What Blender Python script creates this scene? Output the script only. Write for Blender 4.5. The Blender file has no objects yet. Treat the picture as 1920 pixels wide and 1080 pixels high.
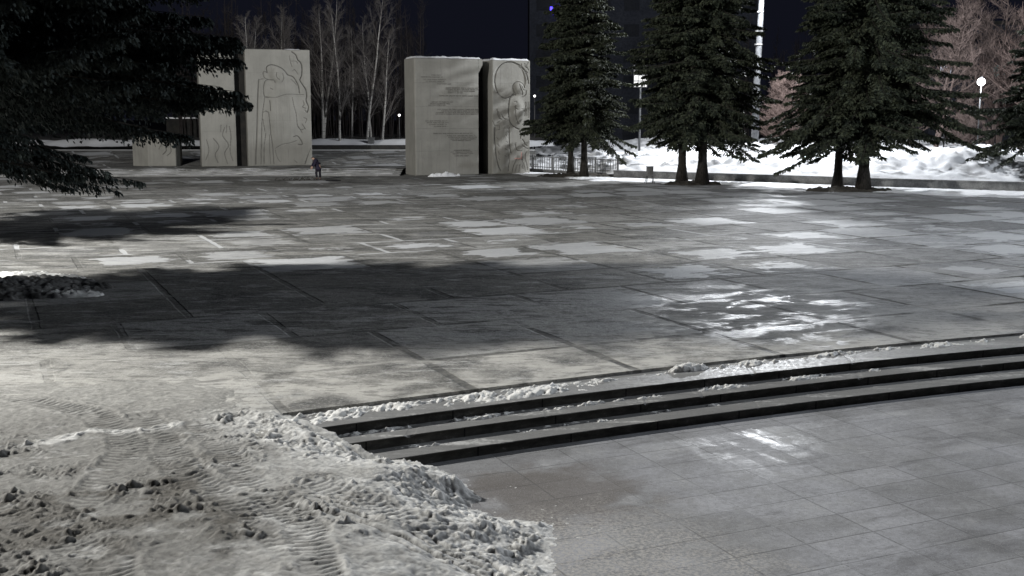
import bpy, bmesh, math, random
import numpy as np
from mathutils import Vector
rnd = random.Random(7)
rad = math.radians
S = bpy.context.scene
C = S.collection

# ------------------------------------------------------------------ helpers
def link(o):
    C.objects.link(o); return o
def tag(o, label=None, cat=None, group=None, kind=None):
    if label: o['label'] = label
    if cat: o['category'] = cat
    if group: o['group'] = group
    if kind: o['kind'] = kind
    return o
def empty(name, loc, rz=0.0):
    o = link(bpy.data.objects.new(name, None)); o.location = loc; o.rotation_euler = (0, 0, rz)
    o.empty_display_size = .2
    return o
def mesh_np(name, V, F, col=None, smooth=False):
    """V (n,3); F (m,k) all faces with k corners"""
    V = np.asarray(V, dtype=np.float32); F = np.asarray(F, dtype=np.int32)
    me = bpy.data.meshes.new(name)
    n, m, k = len(V), len(F), F.shape[1]
    me.vertices.add(n); me.vertices.foreach_set('co', V.ravel())
    me.loops.add(m * k); me.loops.foreach_set('vertex_index', F.ravel())
    me.polygons.add(m); me.polygons.foreach_set('loop_start', np.arange(0, m * k, k, dtype=np.int32))
    if smooth: me.polygons.foreach_set('use_smooth', np.ones(m, dtype=bool))
    me.update(calc_edges=True)
    if col is not None:
        a = me.color_attributes.new('Col', 'FLOAT_COLOR', 'POINT')
        c4 = np.ones((n, 4), dtype=np.float32); c4[:, :3] = col
        a.data.foreach_set('color', c4.ravel())
    me.validate()
    return me
def obj(name, me, mat, parent=None, loc=None):
    o = link(bpy.data.objects.new(name, me))
    if mat is not None and not me.materials: me.materials.append(mat)
    if parent: o.parent = parent
    if loc: o.location = loc
    return o
class MB:
    def __init__(s): s.v = []; s.f = []
    def box(s, x0, x1, y0, y1, z0, z1):
        b = len(s.v)
        s.v += [(x0,y0,z0),(x1,y0,z0),(x1,y1,z0),(x0,y1,z0),(x0,y0,z1),(x1,y0,z1),(x1,y1,z1),(x0,y1,z1)]
        s.f += [tuple(b+i for i in q) for q in ((0,3,2,1),(4,5,6,7),(0,1,5,4),(1,2,6,5),(2,3,7,6),(3,0,4,7))]
        return s
    def tube(s, pts, rads, n=8, cap=True):
        pts = [Vector(p) for p in pts]; rings = []
        for i, p in enumerate(pts):
            d = (pts[min(i+1, len(pts)-1)] - pts[max(i-1, 0)]).normalized()
            a = d.orthogonal().normalized() if i == 0 else (a - d * a.dot(d)).normalized()
            b2 = d.cross(a); r = rads[i] if hasattr(rads, '__len__') else rads
            base = len(s.v)
            for k in range(n):
                t = 2*math.pi*k/n
                s.v.append(tuple(p + (a*math.cos(t) + b2*math.sin(t))*r))
            rings.append(base)
        for i in range(len(rings)-1):
            for k in range(n):
                s.f.append((rings[i]+k, rings[i]+(k+1)%n, rings[i+1]+(k+1)%n, rings[i+1]+k))
        if cap:
            s.f.append(tuple(rings[0]+k for k in reversed(range(n)))); s.f.append(tuple(rings[-1]+k for k in range(n)))
        return s
    def prism(s, poly, z0, z1):
        b = len(s.v); n = len(poly)
        s.v += [(x, y, z0) for x, y in poly] + [(x, y, z1) for x, y in poly]
        s.f.append(tuple(b+i for i in reversed(range(n)))); s.f.append(tuple(b+n+i for i in range(n)))
        for i in range(n): s.f.append((b+i, b+(i+1)%n, b+n+(i+1)%n, b+n+i))
        return s
    def build(s, name, mat, parent=None, bevel=0, smooth=False, loc=None):
        me = bpy.data.meshes.new(name); me.from_pydata(s.v, [], s.f)
        if smooth:
            for p in me.polygons: p.use_smooth = True
        me.update()
        o = obj(name, me, mat, parent, loc)
        if bevel:
            m = o.modifiers.new('bevel', 'BEVEL'); m.width = bevel; m.segments = 2; m.limit_method = 'ANGLE'
        return o

# numpy noise
def _h(ix, iy, seed):
    n = (ix.astype(np.int64)*374761393 + iy.astype(np.int64)*668265263 + seed*1442695041) & 0xffffffff
    n = ((n ^ (n >> 13)) * 1274126177) & 0xffffffff
    n = n ^ (n >> 16)
    return n.astype(np.float64) / 4294967295.0
def vnoise(x, y, seed=0):
    ix = np.floor(x); iy = np.floor(y); fx = x-ix; fy = y-iy
    ux = fx*fx*fx*(fx*(fx*6-15)+10); uy = fy*fy*fy*(fy*(fy*6-15)+10)
    def g(dx, dy):
        a = _h(ix+dx, iy+dy, seed)*2*math.pi
        return np.cos(a)*(fx-dx) + np.sin(a)*(fy-dy)
    return ((g(0,0)*(1-ux)+g(1,0)*ux)*(1-uy) + (g(0,1)*(1-ux)+g(1,1)*ux)*uy)*1.5
def fbm(x, y, oct=4, seed=0, gain=.5):
    r = 0; a = 1; t = 0
    for i in range(oct):
        r = r + a*vnoise(x*2**i+i*7.3, y*2**i-i*3.1, seed+i*17); t += a; a *= gain
    return r/t
def clods(x, y, cell, seed, rmin=.25, rmax=.55, dens=.8):
    """field of rounded lumps; returns height in units of cell"""
    x = x/cell; y = y/cell; ix = np.floor(x); iy = np.floor(y); out = np.zeros_like(x)
    for dx in (-1, 0, 1):
        for dy in (-1, 0, 1):
            cx = ix+dx; cy = iy+dy
            px = cx + .5 + .45*(_h(cx, cy, seed)*2-1); py = cy + .5 + .45*(_h(cx, cy, seed+1)*2-1)
            r = rmin + (rmax-rmin)*_h(cx, cy, seed+2); on = _h(cx, cy, seed+3) < dens
            an = _h(cx, cy, seed+4)*math.pi; ex = 1 + .8*_h(cx, cy, seed+5)
            ddx = x-px; ddy = y-py
            a_ = ddx*np.cos(an)+ddy*np.sin(an); b_ = (-ddx*np.sin(an)+ddy*np.cos(an))*ex
            q = r*r - (a_*a_ + b_*b_)
            out = np.maximum(out, np.where(on & (q > 0), np.sqrt(np.maximum(q, 0))*.9, 0))
    return out
def sstep(a, b, x):
    t = np.clip((x-a)/(b-a), 0, 1); return t*t*(3-2*t)

# ------------------------------------------------------------------ node DSL
class Mat:
    def __init__(s, name):
        s.m = bpy.data.materials.new(name); s.m.use_nodes = True; s.t = s.m.node_tree
        s.t.nodes.clear()
        s.out = s.t.nodes.new('ShaderNodeOutputMaterial')
        s.b = s.t.nodes.new('ShaderNodeBsdfPrincipled'); s.t.links.new(s.b.outputs[0], s.out.inputs[0])
    def set(s, inp, v):
        if isinstance(v, bpy.types.NodeSocket): s.t.links.new(v, inp)
        elif isinstance(v, (tuple, list)) and inp.type == 'RGBA' and len(v) == 3: inp.default_value = (*v, 1)
        else: inp.default_value = v
    def P(s, **k):
        nm = {'color':'Base Color','rough':'Roughness','normal':'Normal','metal':'Metallic','spec':'Specular IOR Level','emit':'Emission Color','estr':'Emission Strength','coat':'Coat Weight','sss':'Subsurface Weight'}
        for a, v in k.items(): s.set(s.b.inputs[nm[a]], v)
        return s.m
    def math(s, op, a, b=0.0, c=0.0, clamp=False):
        n = s.t.nodes.new('ShaderNodeMath'); n.operation = op; n.use_clamp = clamp
        s.set(n.inputs[0], a); s.set(n.inputs[1], b); s.set(n.inputs[2], c); return n.outputs[0]
    def vm(s, op, a, b=(0,0,0)):
        n = s.t.nodes.new('ShaderNodeVectorMath'); n.operation = op
        s.set(n.inputs[0], a); s.set(n.inputs[1], b); return n.outputs[0]
    def pos(s):
        return s.t.nodes.new('ShaderNodeNewGeometry').outputs['Position']
    def objc(s):
        return s.t.nodes.new('ShaderNodeTexCoord').outputs['Object']
    def mapping(s, v, loc=(0,0,0), rot=(0,0,0), sc=(1,1,1), typ='POINT'):
        n = s.t.nodes.new('ShaderNodeMapping'); n.vector_type = typ; s.set(n.inputs[0], v)
        n.inputs[1].default_value = loc; n.inputs[2].default_value = rot; n.inputs[3].default_value = sc
        return n.outputs[0]
    def noise(s, v, scale, detail=4, rough=.55, dist=0.0):
        n = s.t.nodes.new('ShaderNodeTexNoise'); s.set(n.inputs['Vector'], v)
        n.inputs['Scale'].default_value = scale; n.inputs['Detail'].default_value = detail
        n.inputs['Roughness'].default_value = rough; n.inputs['Distortion'].default_value = dist
        return n.outputs['Fac']
    def white(s, v):
        n = s.t.nodes.new('ShaderNodeTexWhiteNoise'); n.noise_dimensions = '3D'; s.set(n.inputs[0], v); return n
    def sep(s, v):
        n = s.t.nodes.new('ShaderNodeSeparateXYZ'); s.set(n.inputs[0], v); return n.outputs
    def comb(s, x, y, z=0.0):
        n = s.t.nodes.new('ShaderNodeCombineXYZ'); s.set(n.inputs[0], x); s.set(n.inputs[1], y); s.set(n.inputs[2], z); return n.outputs[0]
    def step(s, v, a, b, o0=0.0, o1=1.0):
        n = s.t.nodes.new('ShaderNodeMapRange'); n.interpolation_type = 'SMOOTHSTEP'; n.clamp = True
        s.set(n.inputs['Value'], v); s.set(n.inputs['From Min'], a); s.set(n.inputs['From Max'], b)
        s.set(n.inputs['To Min'], o0); s.set(n.inputs['To Max'], o1); return n.outputs[0]
    def mix(s, f, a, b, mode='MIX'):
        n = s.t.nodes.new('ShaderNodeMix'); n.data_type = 'RGBA'; n.blend_type = mode
        s.set(n.inputs[0], f); s.set(n.inputs[6], a); s.set(n.inputs[7], b); return n.outputs[2]
    def attr(s, name='Col'):
        n = s.t.nodes.new('ShaderNodeAttribute'); n.attribute_name = name; return n.outputs['Color']
    def bump(s, h, strength=.5, dist=.02, normal=None):
        n = s.t.nodes.new('ShaderNodeBump'); s.set(n.inputs['Height'], h)
        n.inputs['Strength'].default_value = strength; n.inputs['Distance'].default_value = dist
        if normal is not None: s.set(n.inputs['Normal'], normal)
        return n.outputs[0]
    def mul(s, a, b): return s.math('MULTIPLY', a, b)
    def add(s, a, b): return s.math('ADD', a, b)

GRID_ROT = rad(25)
# ------------------------------------------------------------------ materials
def noisy(name, c1, c2, scale=3, rough=.8, bump=.3, dist=.02, detail=6, spec=.3, obj_space=False):
    m = Mat(name); p = m.objc() if obj_space else m.pos()
    n = m.noise(p, scale, detail, .6); f = m.step(n, .35, .65)
    n2 = m.noise(p, scale*9, 4, .6)
    col = m.mix(f, c1, c2); col = m.mix(m.step(n2, .35, .7), col, m.mix(.35, col, (0,0,0)))
    return m.P(color=col, rough=rough, spec=spec, normal=m.bump(m.add(n2, m.mul(n, .6)), bump, dist))

def make_plaza():
    m = Mat('icy slab paving'); p = m.pos()
    warp = m.noise(p, 1.6, 3, .5)
    q = m.mapping(p, loc=(-1.55, 19.15, 0), rot=(0, 0, GRID_ROT), typ='TEXTURE')
    x, y, z = m.sep(q)
    L = 3.0
    v = m.math('DIVIDE', y, L)
    stg = m.mul(m.math('ROUND', m.white(m.comb(3.0, m.math('FLOOR', v), 9.0)).outputs[0]), .5)
    u = m.math('ADD', m.math('DIVIDE', x, L), stg)
    cell = m.comb(m.math('FLOOR', u), m.math('FLOOR', v), 0.0)
    wn = m.white(cell); r1 = wn.outputs[0]; rc = m.sep(wn.outputs[1])
    fu = m.math('FRACT', u); fv = m.math('FRACT', v)
    du = m.math('MINIMUM', fu, m.math('SUBTRACT', 1.0, fu)); dv = m.math('MINIMUM', fv, m.math('SUBTRACT', 1.0, fv))
    d = m.mul(m.math('MINIMUM', du, dv), L)                     # metres to the nearest joint
    xs, ys, zs = m.sep(p)
    n_l = m.noise(p, .16, 3, .5)                                  # broad
    n_m = m.noise(p, .9, 5, .6, .6)
    n_f = m.noise(p, 7, 6, .65)
    n_g = m.noise(p, 45, 3, .6)
    # smeared thaw streaks running along the slabs
    st = m.noise(m.mapping(q, sc=(.35, 1.6, 1)), 1.2, 5, .65, .8)
    jw = m.step(m.add(d, m.mul(m.math('SUBTRACT', n_m, .5), .14)), .055, .10)   # 0 in joint
    grime = m.noise(m.mapping(p, sc=(1, 1, 1)), .5, 6, .7, .4)
    base = m.mix(r1, (.16,.158,.148), (.38,.376,.355))
    base = m.mix(m.step(grime, .46, .64), base, (.11,.11,.108))
    base = m.mix(m.step(n_f, .3, .75), base, m.mix(.5, base, (.22,.215,.2)))
    # the near rows by the steps are pale and gritty; the right side is paler
    dl = m.math('SUBTRACT', ys, m.math('ADD', m.mul(xs, .45), 17.4))
    near = m.mul(m.step(dl, 9, 1.0), 1.0)
    right = m.step(m.math('SUBTRACT', xs, m.mul(ys, .02)), 2, 12)
    pw = m.noise(m.mapping(p, sc=(.55, 1.5, 1)), .8, 9, .72, .3); pf = m.noise(m.mapping(p, loc=(31,7,0), sc=(.5, 1.6, 1)), 1.2, 9, .72, .3)
    so = m.mul(m.math('SUBTRACT', r1, .5), .2)
    base = m.mix(m.mul(m.step(m.add(pw, so), .505, .53), .62), base, (.055,.055,.055))
    base = m.mix(m.mul(m.step(m.add(pf, m.mul(m.math('SUBTRACT', rc[2], .5), .22)), .535, .555), .66), base, (.42,.42,.41))
    g1 = m.noise(m.mapping(p, loc=(3,9,0)), 20, 5, .75); base = m.mix(m.step(g1, .55, .62, 0.0, .45), base, (.50,.50,.49)); base = m.mix(m.step(g1, .44, .38, 0.0, .6), base, (.035,.035,.033))
    pale = m.mul(near, m.step(m.add(m.mul(n_m, .7), m.mul(n_l, .5)), .5, .68))
    base = m.mix(m.mul(pale, .85), base, (.46,.45,.42))
    base = m.mix(m.mul(right, .55), base, m.mix(r1, (.15,.155,.168), (.44,.455,.48)))
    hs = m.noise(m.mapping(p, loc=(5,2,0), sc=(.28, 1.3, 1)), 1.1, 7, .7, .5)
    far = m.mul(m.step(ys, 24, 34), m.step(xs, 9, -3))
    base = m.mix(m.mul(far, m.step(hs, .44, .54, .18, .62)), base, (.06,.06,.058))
    # ice lying in the middle of some slabs
    thr = m.math('SUBTRACT', .77, m.add(m.mul(rc[0], .36), m.mul(right, .06)))
    body = m.add(m.mul(m.step(d, .1, 1.1), .17), m.add(m.mul(n_m, .42), m.mul(st, .44)))
    ice = m.step(body, thr, m.add(thr, .03))
    ice = m.mul(m.mul(ice, m.step(rc[1], .15, .35)), m.math('MAXIMUM', m.step(ys, 27, 33), m.step(xs, 1, 5)))  # ice left out across the tree shadow, deepening that shade in the colour
    # scattered grey-white film
    film = m.step(m.add(m.mul(st, .6), m.mul(n_f, .4)), .55, .66)
    film = m.mul(film, m.step(n_l, .3, .5))
    base = m.mix(m.mul(film, .6), base, (.36,.365,.36))
    fle = m.step(m.noise(m.mapping(p, sc=(.6, 1.4, 1)), 5, 7, .75), .50, .60)
    base = m.mix(m.mul(fle, .45), base, (.04,.04,.038))
    spk = m.step(m.noise(m.mapping(p, sc=(.5, 1.5, 1)), 11, 5, .7), .56, .64)
    base = m.mix(m.mul(spk, .35), base, (.42,.42,.41))
    col = m.mix(m.mul(ice, m.add(.45, m.mul(rc[2], .5))), base, m.mix(n_f, (.36,.37,.385), (.58,.59,.60)))
    jdark = m.mix(m.step(n_f, .4, .6), (.05,.05,.05), (.12,.118,.11))
    jdark = m.mix(m.mul(m.step(xs, 3, -6), .6), jdark, base)
    # far joints hold snow in places
    jsn = m.mul(m.step(m.noise(p, .35, 2, .5), .54, .6), m.step(ys, 26, 36))
    jdark = m.mix(m.mul(jsn, .8), jdark, (.45,.46,.47))
    jfade = m.math('MAXIMUM', m.step(m.noise(p, .33, 4, .6, .4), .50, .60), m.step(n_m, .56, .64))
    col = m.mix(m.math('MAXIMUM', jw, m.mul(m.mul(jfade, m.math('SUBTRACT', 1.0, jsn)), .8)), jdark, col)
    wr = m.math('SQRT', m.add(m.math('POWER', m.math('SUBTRACT', xs, 5.3), 2.0), m.math('POWER', m.mul(m.math('SUBTRACT', ys, 24.0), .62), 2.0)))
    wet = m.mul(m.step(m.add(m.mul(m.noise(p, .8, 7, .7, .6), .7), m.mul(st, .4)), .53, .60), m.math('MAXIMUM', m.step(wr, 3.6, 1.2), m.mul(.12, m.step(xs, 3, 9))))
    rough = m.math('SUBTRACT', m.add(.62, m.mul(n_f, .3)), m.mul(wet, .36))
    rough = m.math('SUBTRACT', rough, m.mul(ice, .16))
    col = m.mix(m.mul(wet, .25), col, (.04,.042,.045))
    hgt = m.add(m.mul(m.math('MAXIMUM', jw, m.mul(jfade, .9)), .35), m.add(m.mul(n_f, .5), m.add(m.mul(n_g, .18), m.mul(ice, .18))))
    return m.P(color=col, rough=m.math('MAXIMUM', rough, .3), spec=m.add(.08, m.mul(wet, .2)), normal=m.bump(hgt, .9, .05))
def make_lower():
    m = Mat('wet paving tiles'); p = m.pos()
    q = m.mapping(p, loc=(.3, 14.0, 0), rot=(0, 0, rad(24)), typ='TEXTURE')
    x, y, z = m.sep(q); xs, ys, zs = m.sep(p)
    v = m.math('DIVIDE', y, .62); row = m.math('FLOOR', v)
    u = m.add(m.math('DIVIDE', x, .95), m.mul(m.math('MODULO', row, 2.0), .0))
    wn = m.white(m.comb(m.math('FLOOR', u), row, 3.0))
    fu = m.math('FRACT', u); fv = m.math('FRACT', v)
    du = m.mul(m.math('MINIMUM', fu, m.math('SUBTRACT', 1.0, fu)), .95); dv = m.mul(m.math('MINIMUM', fv, m.math('SUBTRACT', 1.0, fv)), .62)
    d = m.math('MINIMUM', du, dv)
    n_l = m.noise(p, .45, 4, .55, .5); n_m = m.noise(p, 1.7, 5, .6, .4); n_f = m.noise(p, 14, 6, .7); n_g = m.noise(p, 60, 3, .6)
    jw = m.step(m.add(d, m.mul(m.math('SUBTRACT', n_f, .5), .012)), .004, .017)
    jvis = m.step(m.noise(p, .8, 4, .6, .4), .40, .60, .5, .08)
    base = m.mix(wn.outputs[0], (.235,.24,.255), (.315,.32,.34))
    base = m.mix(m.step(n_l, .4, .62), base, m.mix(.55, base, (.12,.12,.115)))
    sm = m.noise(m.mapping(q, sc=(.5, 1.6, 1)), 1.3, 6, .7, .7)
    base = m.mix(m.step(sm, .52, .66, 0.0, .55), base, (.095,.095,.10)); base = m.mix(m.step(sm, .46, .34, 0.0, .35), base, (.36,.365,.375))
    base = m.mix(m.mul(m.step(n_m, .45, .68), .5), base, (.26,.265,.27))
    base = m.mix(m.step(n_f, .3, .7, 0.0, .3), base, (.07,.065,.06))
    # brown thaw stain by the snow heap, gritty frost around it
    dx = m.math('SUBTRACT', xs, .5); dy = m.math('SUBTRACT', ys, 13.6)
    rr = m.math('SQRT', m.add(m.mul(dx, dx), m.mul(m.mul(dy, dy), 1.0)))
    stain = m.step(m.add(rr, m.mul(m.math('SUBTRACT', n_m, .5), 2.2)), 1.5, .7)
    base = m.mix(m.mul(stain, .75), base, (.10,.088,.078))
    gx = m.math('SUBTRACT', xs, .9); gy = m.math('SUBTRACT', ys, 11.4)
    gr = m.math('SQRT', m.add(m.mul(gx, gx), m.mul(gy, gy)))
    base = m.mix(m.step(n_g, .56, .66, 0.0, .35), base, (.45,.45,.45)); base = m.mix(m.step(m.noise(p, 30, 5, .75), .44, .36, 0.0, .5), base, (.07,.07,.07))
    grit = m.mul(m.step(m.add(gr, m.mul(m.math('SUBTRACT', n_m, .5), 3)), 2.4, .8), m.step(m.noise(p, 22, 5, .7), .42, .6))
    base = m.mix(m.mul(grit, .75), base, (.38,.365,.34))
    frost = m.step(m.add(m.mul(n_m, .6), m.mul(n_f, .4)), .58, .66)
    base = m.mix(m.mul(frost, .35), base, (.42,.42,.42))
    col = m.mix(jw, m.mix(jvis, base, (.05,.05,.05)), base)
    wx = m.math('SUBTRACT', xs, 3.4); wy = m.math('SUBTRACT', m.add(ys, m.mul(xs, .0)), 15.9)
    wr = m.math('SQRT', m.add(m.mul(wx, wx), m.mul(m.mul(wy, wy), .6)))
    wet = m.step(m.add(wr, m.mul(m.math('SUBTRACT', n_m, .5), 4.5)), 1.9, .3)
    wet = m.mul(wet, m.step(m.noise(m.mapping(q, sc=(2.6, .5, 1)), 1.4, 5, .6), .44, .56))
    rough = m.math('SUBTRACT', m.add(.55, m.mul(n_f, .25)), m.mul(m.mul(wet, m.step(n_m, .42, .6)), .36))
    return m.P(color=col, rough=rough, spec=m.add(.1, m.mul(wet, .22)), normal=m.bump(m.add(m.mul(jw, .4), m.add(m.mul(n_f, .3), m.mul(n_g, .2))), .5, .012))
def make_tread():
    m = Mat('icy step concrete'); p = m.pos()
    st = m.noise(m.mapping(p, rot=(0,0,-GRID_ROT), sc=(.35, 2.5, 1)), 1.6, 5, .65, .6); n_f = m.noise(p, 12, 6, .7)
    col = m.mix(st, (.10,.10,.10), (.27,.27,.265))
    sn = m.step(m.add(m.mul(st, .6), m.mul(n_f, .4)), .53, .62)
    col = m.mix(m.mul(sn, .7), col, (.5,.5,.49))
    col = m.mix(m.step(n_f, .5, .8, 0.0, .5), col, (.06,.06,.055))
    return m.P(color=col, rough=m.step(n_f, .3, .7, .35, .7), normal=m.bump(n_f, .5, .015))
def make_riser():
    m = Mat('dark riser concrete'); p = m.pos(); x, y, z = m.sep(p)
    q = m.mapping(p, rot=(0, 0, -GRID_ROT)); u = m.sep(q)[0]
    n = m.noise(m.mapping(p, sc=(1, 1, 3)), 3, 7, .7); n_f = m.noise(p, 16, 6, .7)
    col = m.mix(m.step(n, .35, .65), (.045,.044,.04), (.09,.087,.08))
    fu = m.math('FRACT', m.math('DIVIDE', u, 1.5)); j = m.step(m.math('MINIMUM', fu, m.math('SUBTRACT', 1.0, fu)), .004, .010)
    salt = m.step(m.add(m.mul(n, .6), m.mul(n_f, .4)), .56, .64)
    col = m.mix(m.mul(salt, .35), col, (.3,.3,.29))
    col = m.mix(j, (.012,.012,.012), col)
    return m.P(color=col, rough=.85, spec=.2, normal=m.bump(n_f, .6, .02))
def make_snow(name, attr=True, c=(.8,.81,.83), rough=.7):
    m = Mat(name); p = m.pos(); n = m.noise(p, 18, 6, .7); n2 = m.noise(p, 90, 3, .6); n3 = m.noise(p, 2.5, 5, .6)
    col = m.attr() if attr else m.mix(m.step(n3, .4, .7), c, tuple(k*.8 for k in c))
    col = m.mix(m.step(n, .45, .75, 0.0, .35), col, m.mix(.6, col, (.05,.045,.04)))
    return m.P(color=col, rough=rough, spec=.35, normal=m.bump(m.add(n, m.mul(n2, .5)), .7, .02))
def make_stone():
    m = Mat('weathered concrete stone'); p = m.objc()
    n = m.noise(p, .6, 5, .6, .3); n_f = m.noise(p, 9, 6, .65)
    streak = m.noise(m.mapping(p, sc=(2.2, 2.2, .25)), 1.5, 5, .6)
    col = m.mix(m.step(n, .3, .7), (.20,.196,.178), (.25,.244,.222))
    col = m.mix(m.step(streak, .5, .75, 0.0, .35), col, (.15,.145,.13)); col = m.mix(m.step(m.noise(m.mapping(p, sc=(3, 3, .12)), 2.5, 5, .6), .55, .7, 0.0, .4), col, (.13,.125,.115))
    col = m.mix(m.step(n_f, .45, .8, 0.0, .3), col, (.23,.22,.2))
    m2 = m.math('MULTIPLY', 1.0, 1.0)
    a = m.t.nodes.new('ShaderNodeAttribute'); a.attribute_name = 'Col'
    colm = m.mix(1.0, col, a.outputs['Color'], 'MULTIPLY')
    return m.P(color=colm, rough=.85, spec=.25, normal=m.bump(n_f, .35, .02))
def make_bark(name, c1, c2, band=False):
    m = Mat(name); p = m.objc()
    n = m.noise(m.mapping(p, sc=(6, 6, 1.2)), 3, 6, .65)
    col = m.mix(m.step(n, .35, .65), c1, c2)
    if band:
        b = m.noise(m.mapping(p, sc=(.6, .6, 5)), 1.5, 4, .6)
        col = m.mix(m.step(b, .56, .62, 0.0, .85), col, (.035,.03,.03))
    return m.P(color=col, rough=.9, spec=.2, normal=m.bump(n, .6, .03))
def make_needles(name, c1, c2):
    m = Mat(name); n = m.noise(m.objc(), 1.1, 4, .6)
    g = m.t.nodes.new('ShaderNodeNewGeometry').outputs['Random Per Island']
    col = m.mix(m.step(m.add(m.mul(n, .7), m.mul(g, .3)), .35, .65), c1, c2)
    return m.P(color=col, rough=.75, spec=.2)
def emit(name, c, s):
    m = Mat(name); return m.P(color=(0,0,0), emit=c, estr=s, rough=.6)

M = dict(
    plaza=make_plaza(), lower=make_lower(), tread=make_tread(),
    riser=make_riser(),
    dirty=make_snow('dirty trampled snow'), snow=make_snow('white snow', False),
    crust=make_snow('old snow crust', False, (.74,.74,.72)),
    stone=make_stone(),
    dark=noisy('near black stone', (.02,.02,.02), (.035,.033,.03), 2, .9),
    letter=noisy('dark lettering', (.09,.085,.075), (.14,.13,.115), 8, .8),
    wall=noisy('low grey wall concrete', (.11,.11,.11), (.2,.2,.195), 1.5, .85, .5),
    slush=noisy('grey slush', (.05,.05,.048), (.22,.22,.215), 1.6, .8, .6, .04),
    soil=noisy('bare dark soil', (.03,.027,.022), (.06,.054,.045), 2, .95, .8, .06),
    needles=make_needles('spruce needles', (.014,.018,.013), (.050,.058,.036)),
    needles2=make_needles('near spruce needles', (.014,.019,.018), (.042,.052,.048)),
    bark=make_bark('spruce bark', (.012,.011,.009), (.035,.031,.027)),
    birch=make_bark('birch bark', (.34,.33,.31), (.20,.19,.18), True),
    twig=make_bark('birch twigs', (.075,.068,.065), (.12,.11,.105)),
    brown=make_bark('reddish bare twigs', (.075,.055,.049), (.125,.09,.08)),
    brown_dim=make_bark('dim reddish twigs', (.08,.06,.054), (.13,.098,.088)),
    wood=make_bark('dark wood of far trees', (.017,.014,.014), (.03,.026,.025)),
    metal=noisy('galvanised mast metal', (.045,.047,.05), (.08,.082,.086), 4, .7, .1),
    dmetal=noisy('dark painted metal', (.03,.03,.032), (.06,.06,.06), 4, .6, .1),
    gmetal=noisy('grey painted metal', (.12,.12,.12), (.17,.17,.17), 4, .6, .1),
    facade=noisy('dark facade plaster', (.030,.033,.044), (.040,.044,.056), .4, .95, .2, spec=.05),
    winoff=noisy('unlit window glass', (.010,.012,.018), (.016,.018,.024), .5, .6, .02, spec=.1),
    winon=emit('lit window', (.75,.8,.95), .7), winwarm=emit('warm lit window', (.9,.85,.78), .5),
    teal=emit('teal lit window', (.25,.75,.75), .5),
    panel=emit('lit white panel', (1,1,1), 1.3), lamp=emit('lamp glow', (.95,.97,1), 30), lamps=emit('small lamp glow', (1,.98,.95), 4),
    blue=emit('blue neon', (.08,.05,1), 3.5), red=emit('red neon', (1,.04,.15), 3),
    coat=noisy('dark violet coat cloth', (.014,.012,.026), (.024,.020,.040), 9, .85, .3),
    trouser=noisy('dark trouser cloth', (.012,.012,.016), (.022,.02,.028), 9, .9, .3),
    skin=noisy('skin', (.42,.27,.2), (.48,.31,.24), 6, .6, .05),
    hat=noisy('black knit cap', (.008,.008,.01), (.014,.014,.016), 20, .95, .5),
    flowr=noisy('red artificial flowers', (.35,.02,.03), (.5,.05,.04), 20, .8),
    floww=noisy('white paper', (.7,.7,.68), (.8,.8,.78), 20, .8),
    redline=noisy('faded red paint', (.38,.22,.19), (.42,.26,.22), 20, .8),
)

# ------------------------------------------------------------------ camera and world
cam = bpy.data.cameras.new('camera'); co = link(bpy.data.objects.new('camera', cam))
cam.sensor_width = 36; cam.lens = 2100/1920*36; cam.clip_end = 2000
co.location = (0, 0, 4.3); co.rotation_euler = (rad(90) - math.atan(325/2100), 0, 0)
S.camera = co
def PX(px, py, z=0.0):
    """world point at height z that a picture point of the photo falls on"""
    f = 2100; p = math.atan(325/2100); c, s = math.cos(p), math.sin(p)
    a = (px-960)/f; b = (py-540)/f
    t = (z-4.3)/(-s-b*c)
    return (a*t, (c-b*s)*t)
w = bpy.data.worlds.new('World'); S.world = w; w.use_nodes = True
nt = w.node_tree; bg = nt.nodes['Background']
sky = nt.nodes.new('ShaderNodeTexSky'); sky.sky_type = 'NISHITA'; sky.sun_disc = False
sky.sun_elevation = rad(-4.5); sky.sun_rotation = rad(200)
geo = nt.nodes.new('ShaderNodeNewGeometry'); sp = nt.nodes.new('ShaderNodeSeparateXYZ'); nt.links.new(geo.outputs['Incoming'], sp.inputs[0])
mr = nt.nodes.new('ShaderNodeMapRange'); nt.links.new(sp.outputs[2], mr.inputs[0]); mr.inputs[1].default_value = 0.0; mr.inputs[2].default_value = -.5
mx = nt.nodes.new('ShaderNodeMix'); mx.data_type = 'RGBA'; nt.links.new(mr.outputs[0], mx.inputs[0])
mx.inputs[6].default_value = (.0048,.0054,.0098,1); mx.inputs[7].default_value = (.0056,.0062,.0108,1)
ad = nt.nodes.new('ShaderNodeMix'); ad.data_type = 'RGBA'; ad.blend_type = 'ADD'; ad.inputs[0].default_value = .02
nt.links.new(mx.outputs[2], ad.inputs[6]); nt.links.new(sky.outputs[0], ad.inputs[7])
nt.links.new(ad.outputs[2], bg.inputs[0]); bg.inputs[1].default_value = 1.0
S.view_settings.view_transform = 'Standard'; S.view_settings.look = 'None'; S.view_settings.exposure = 0

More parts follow.
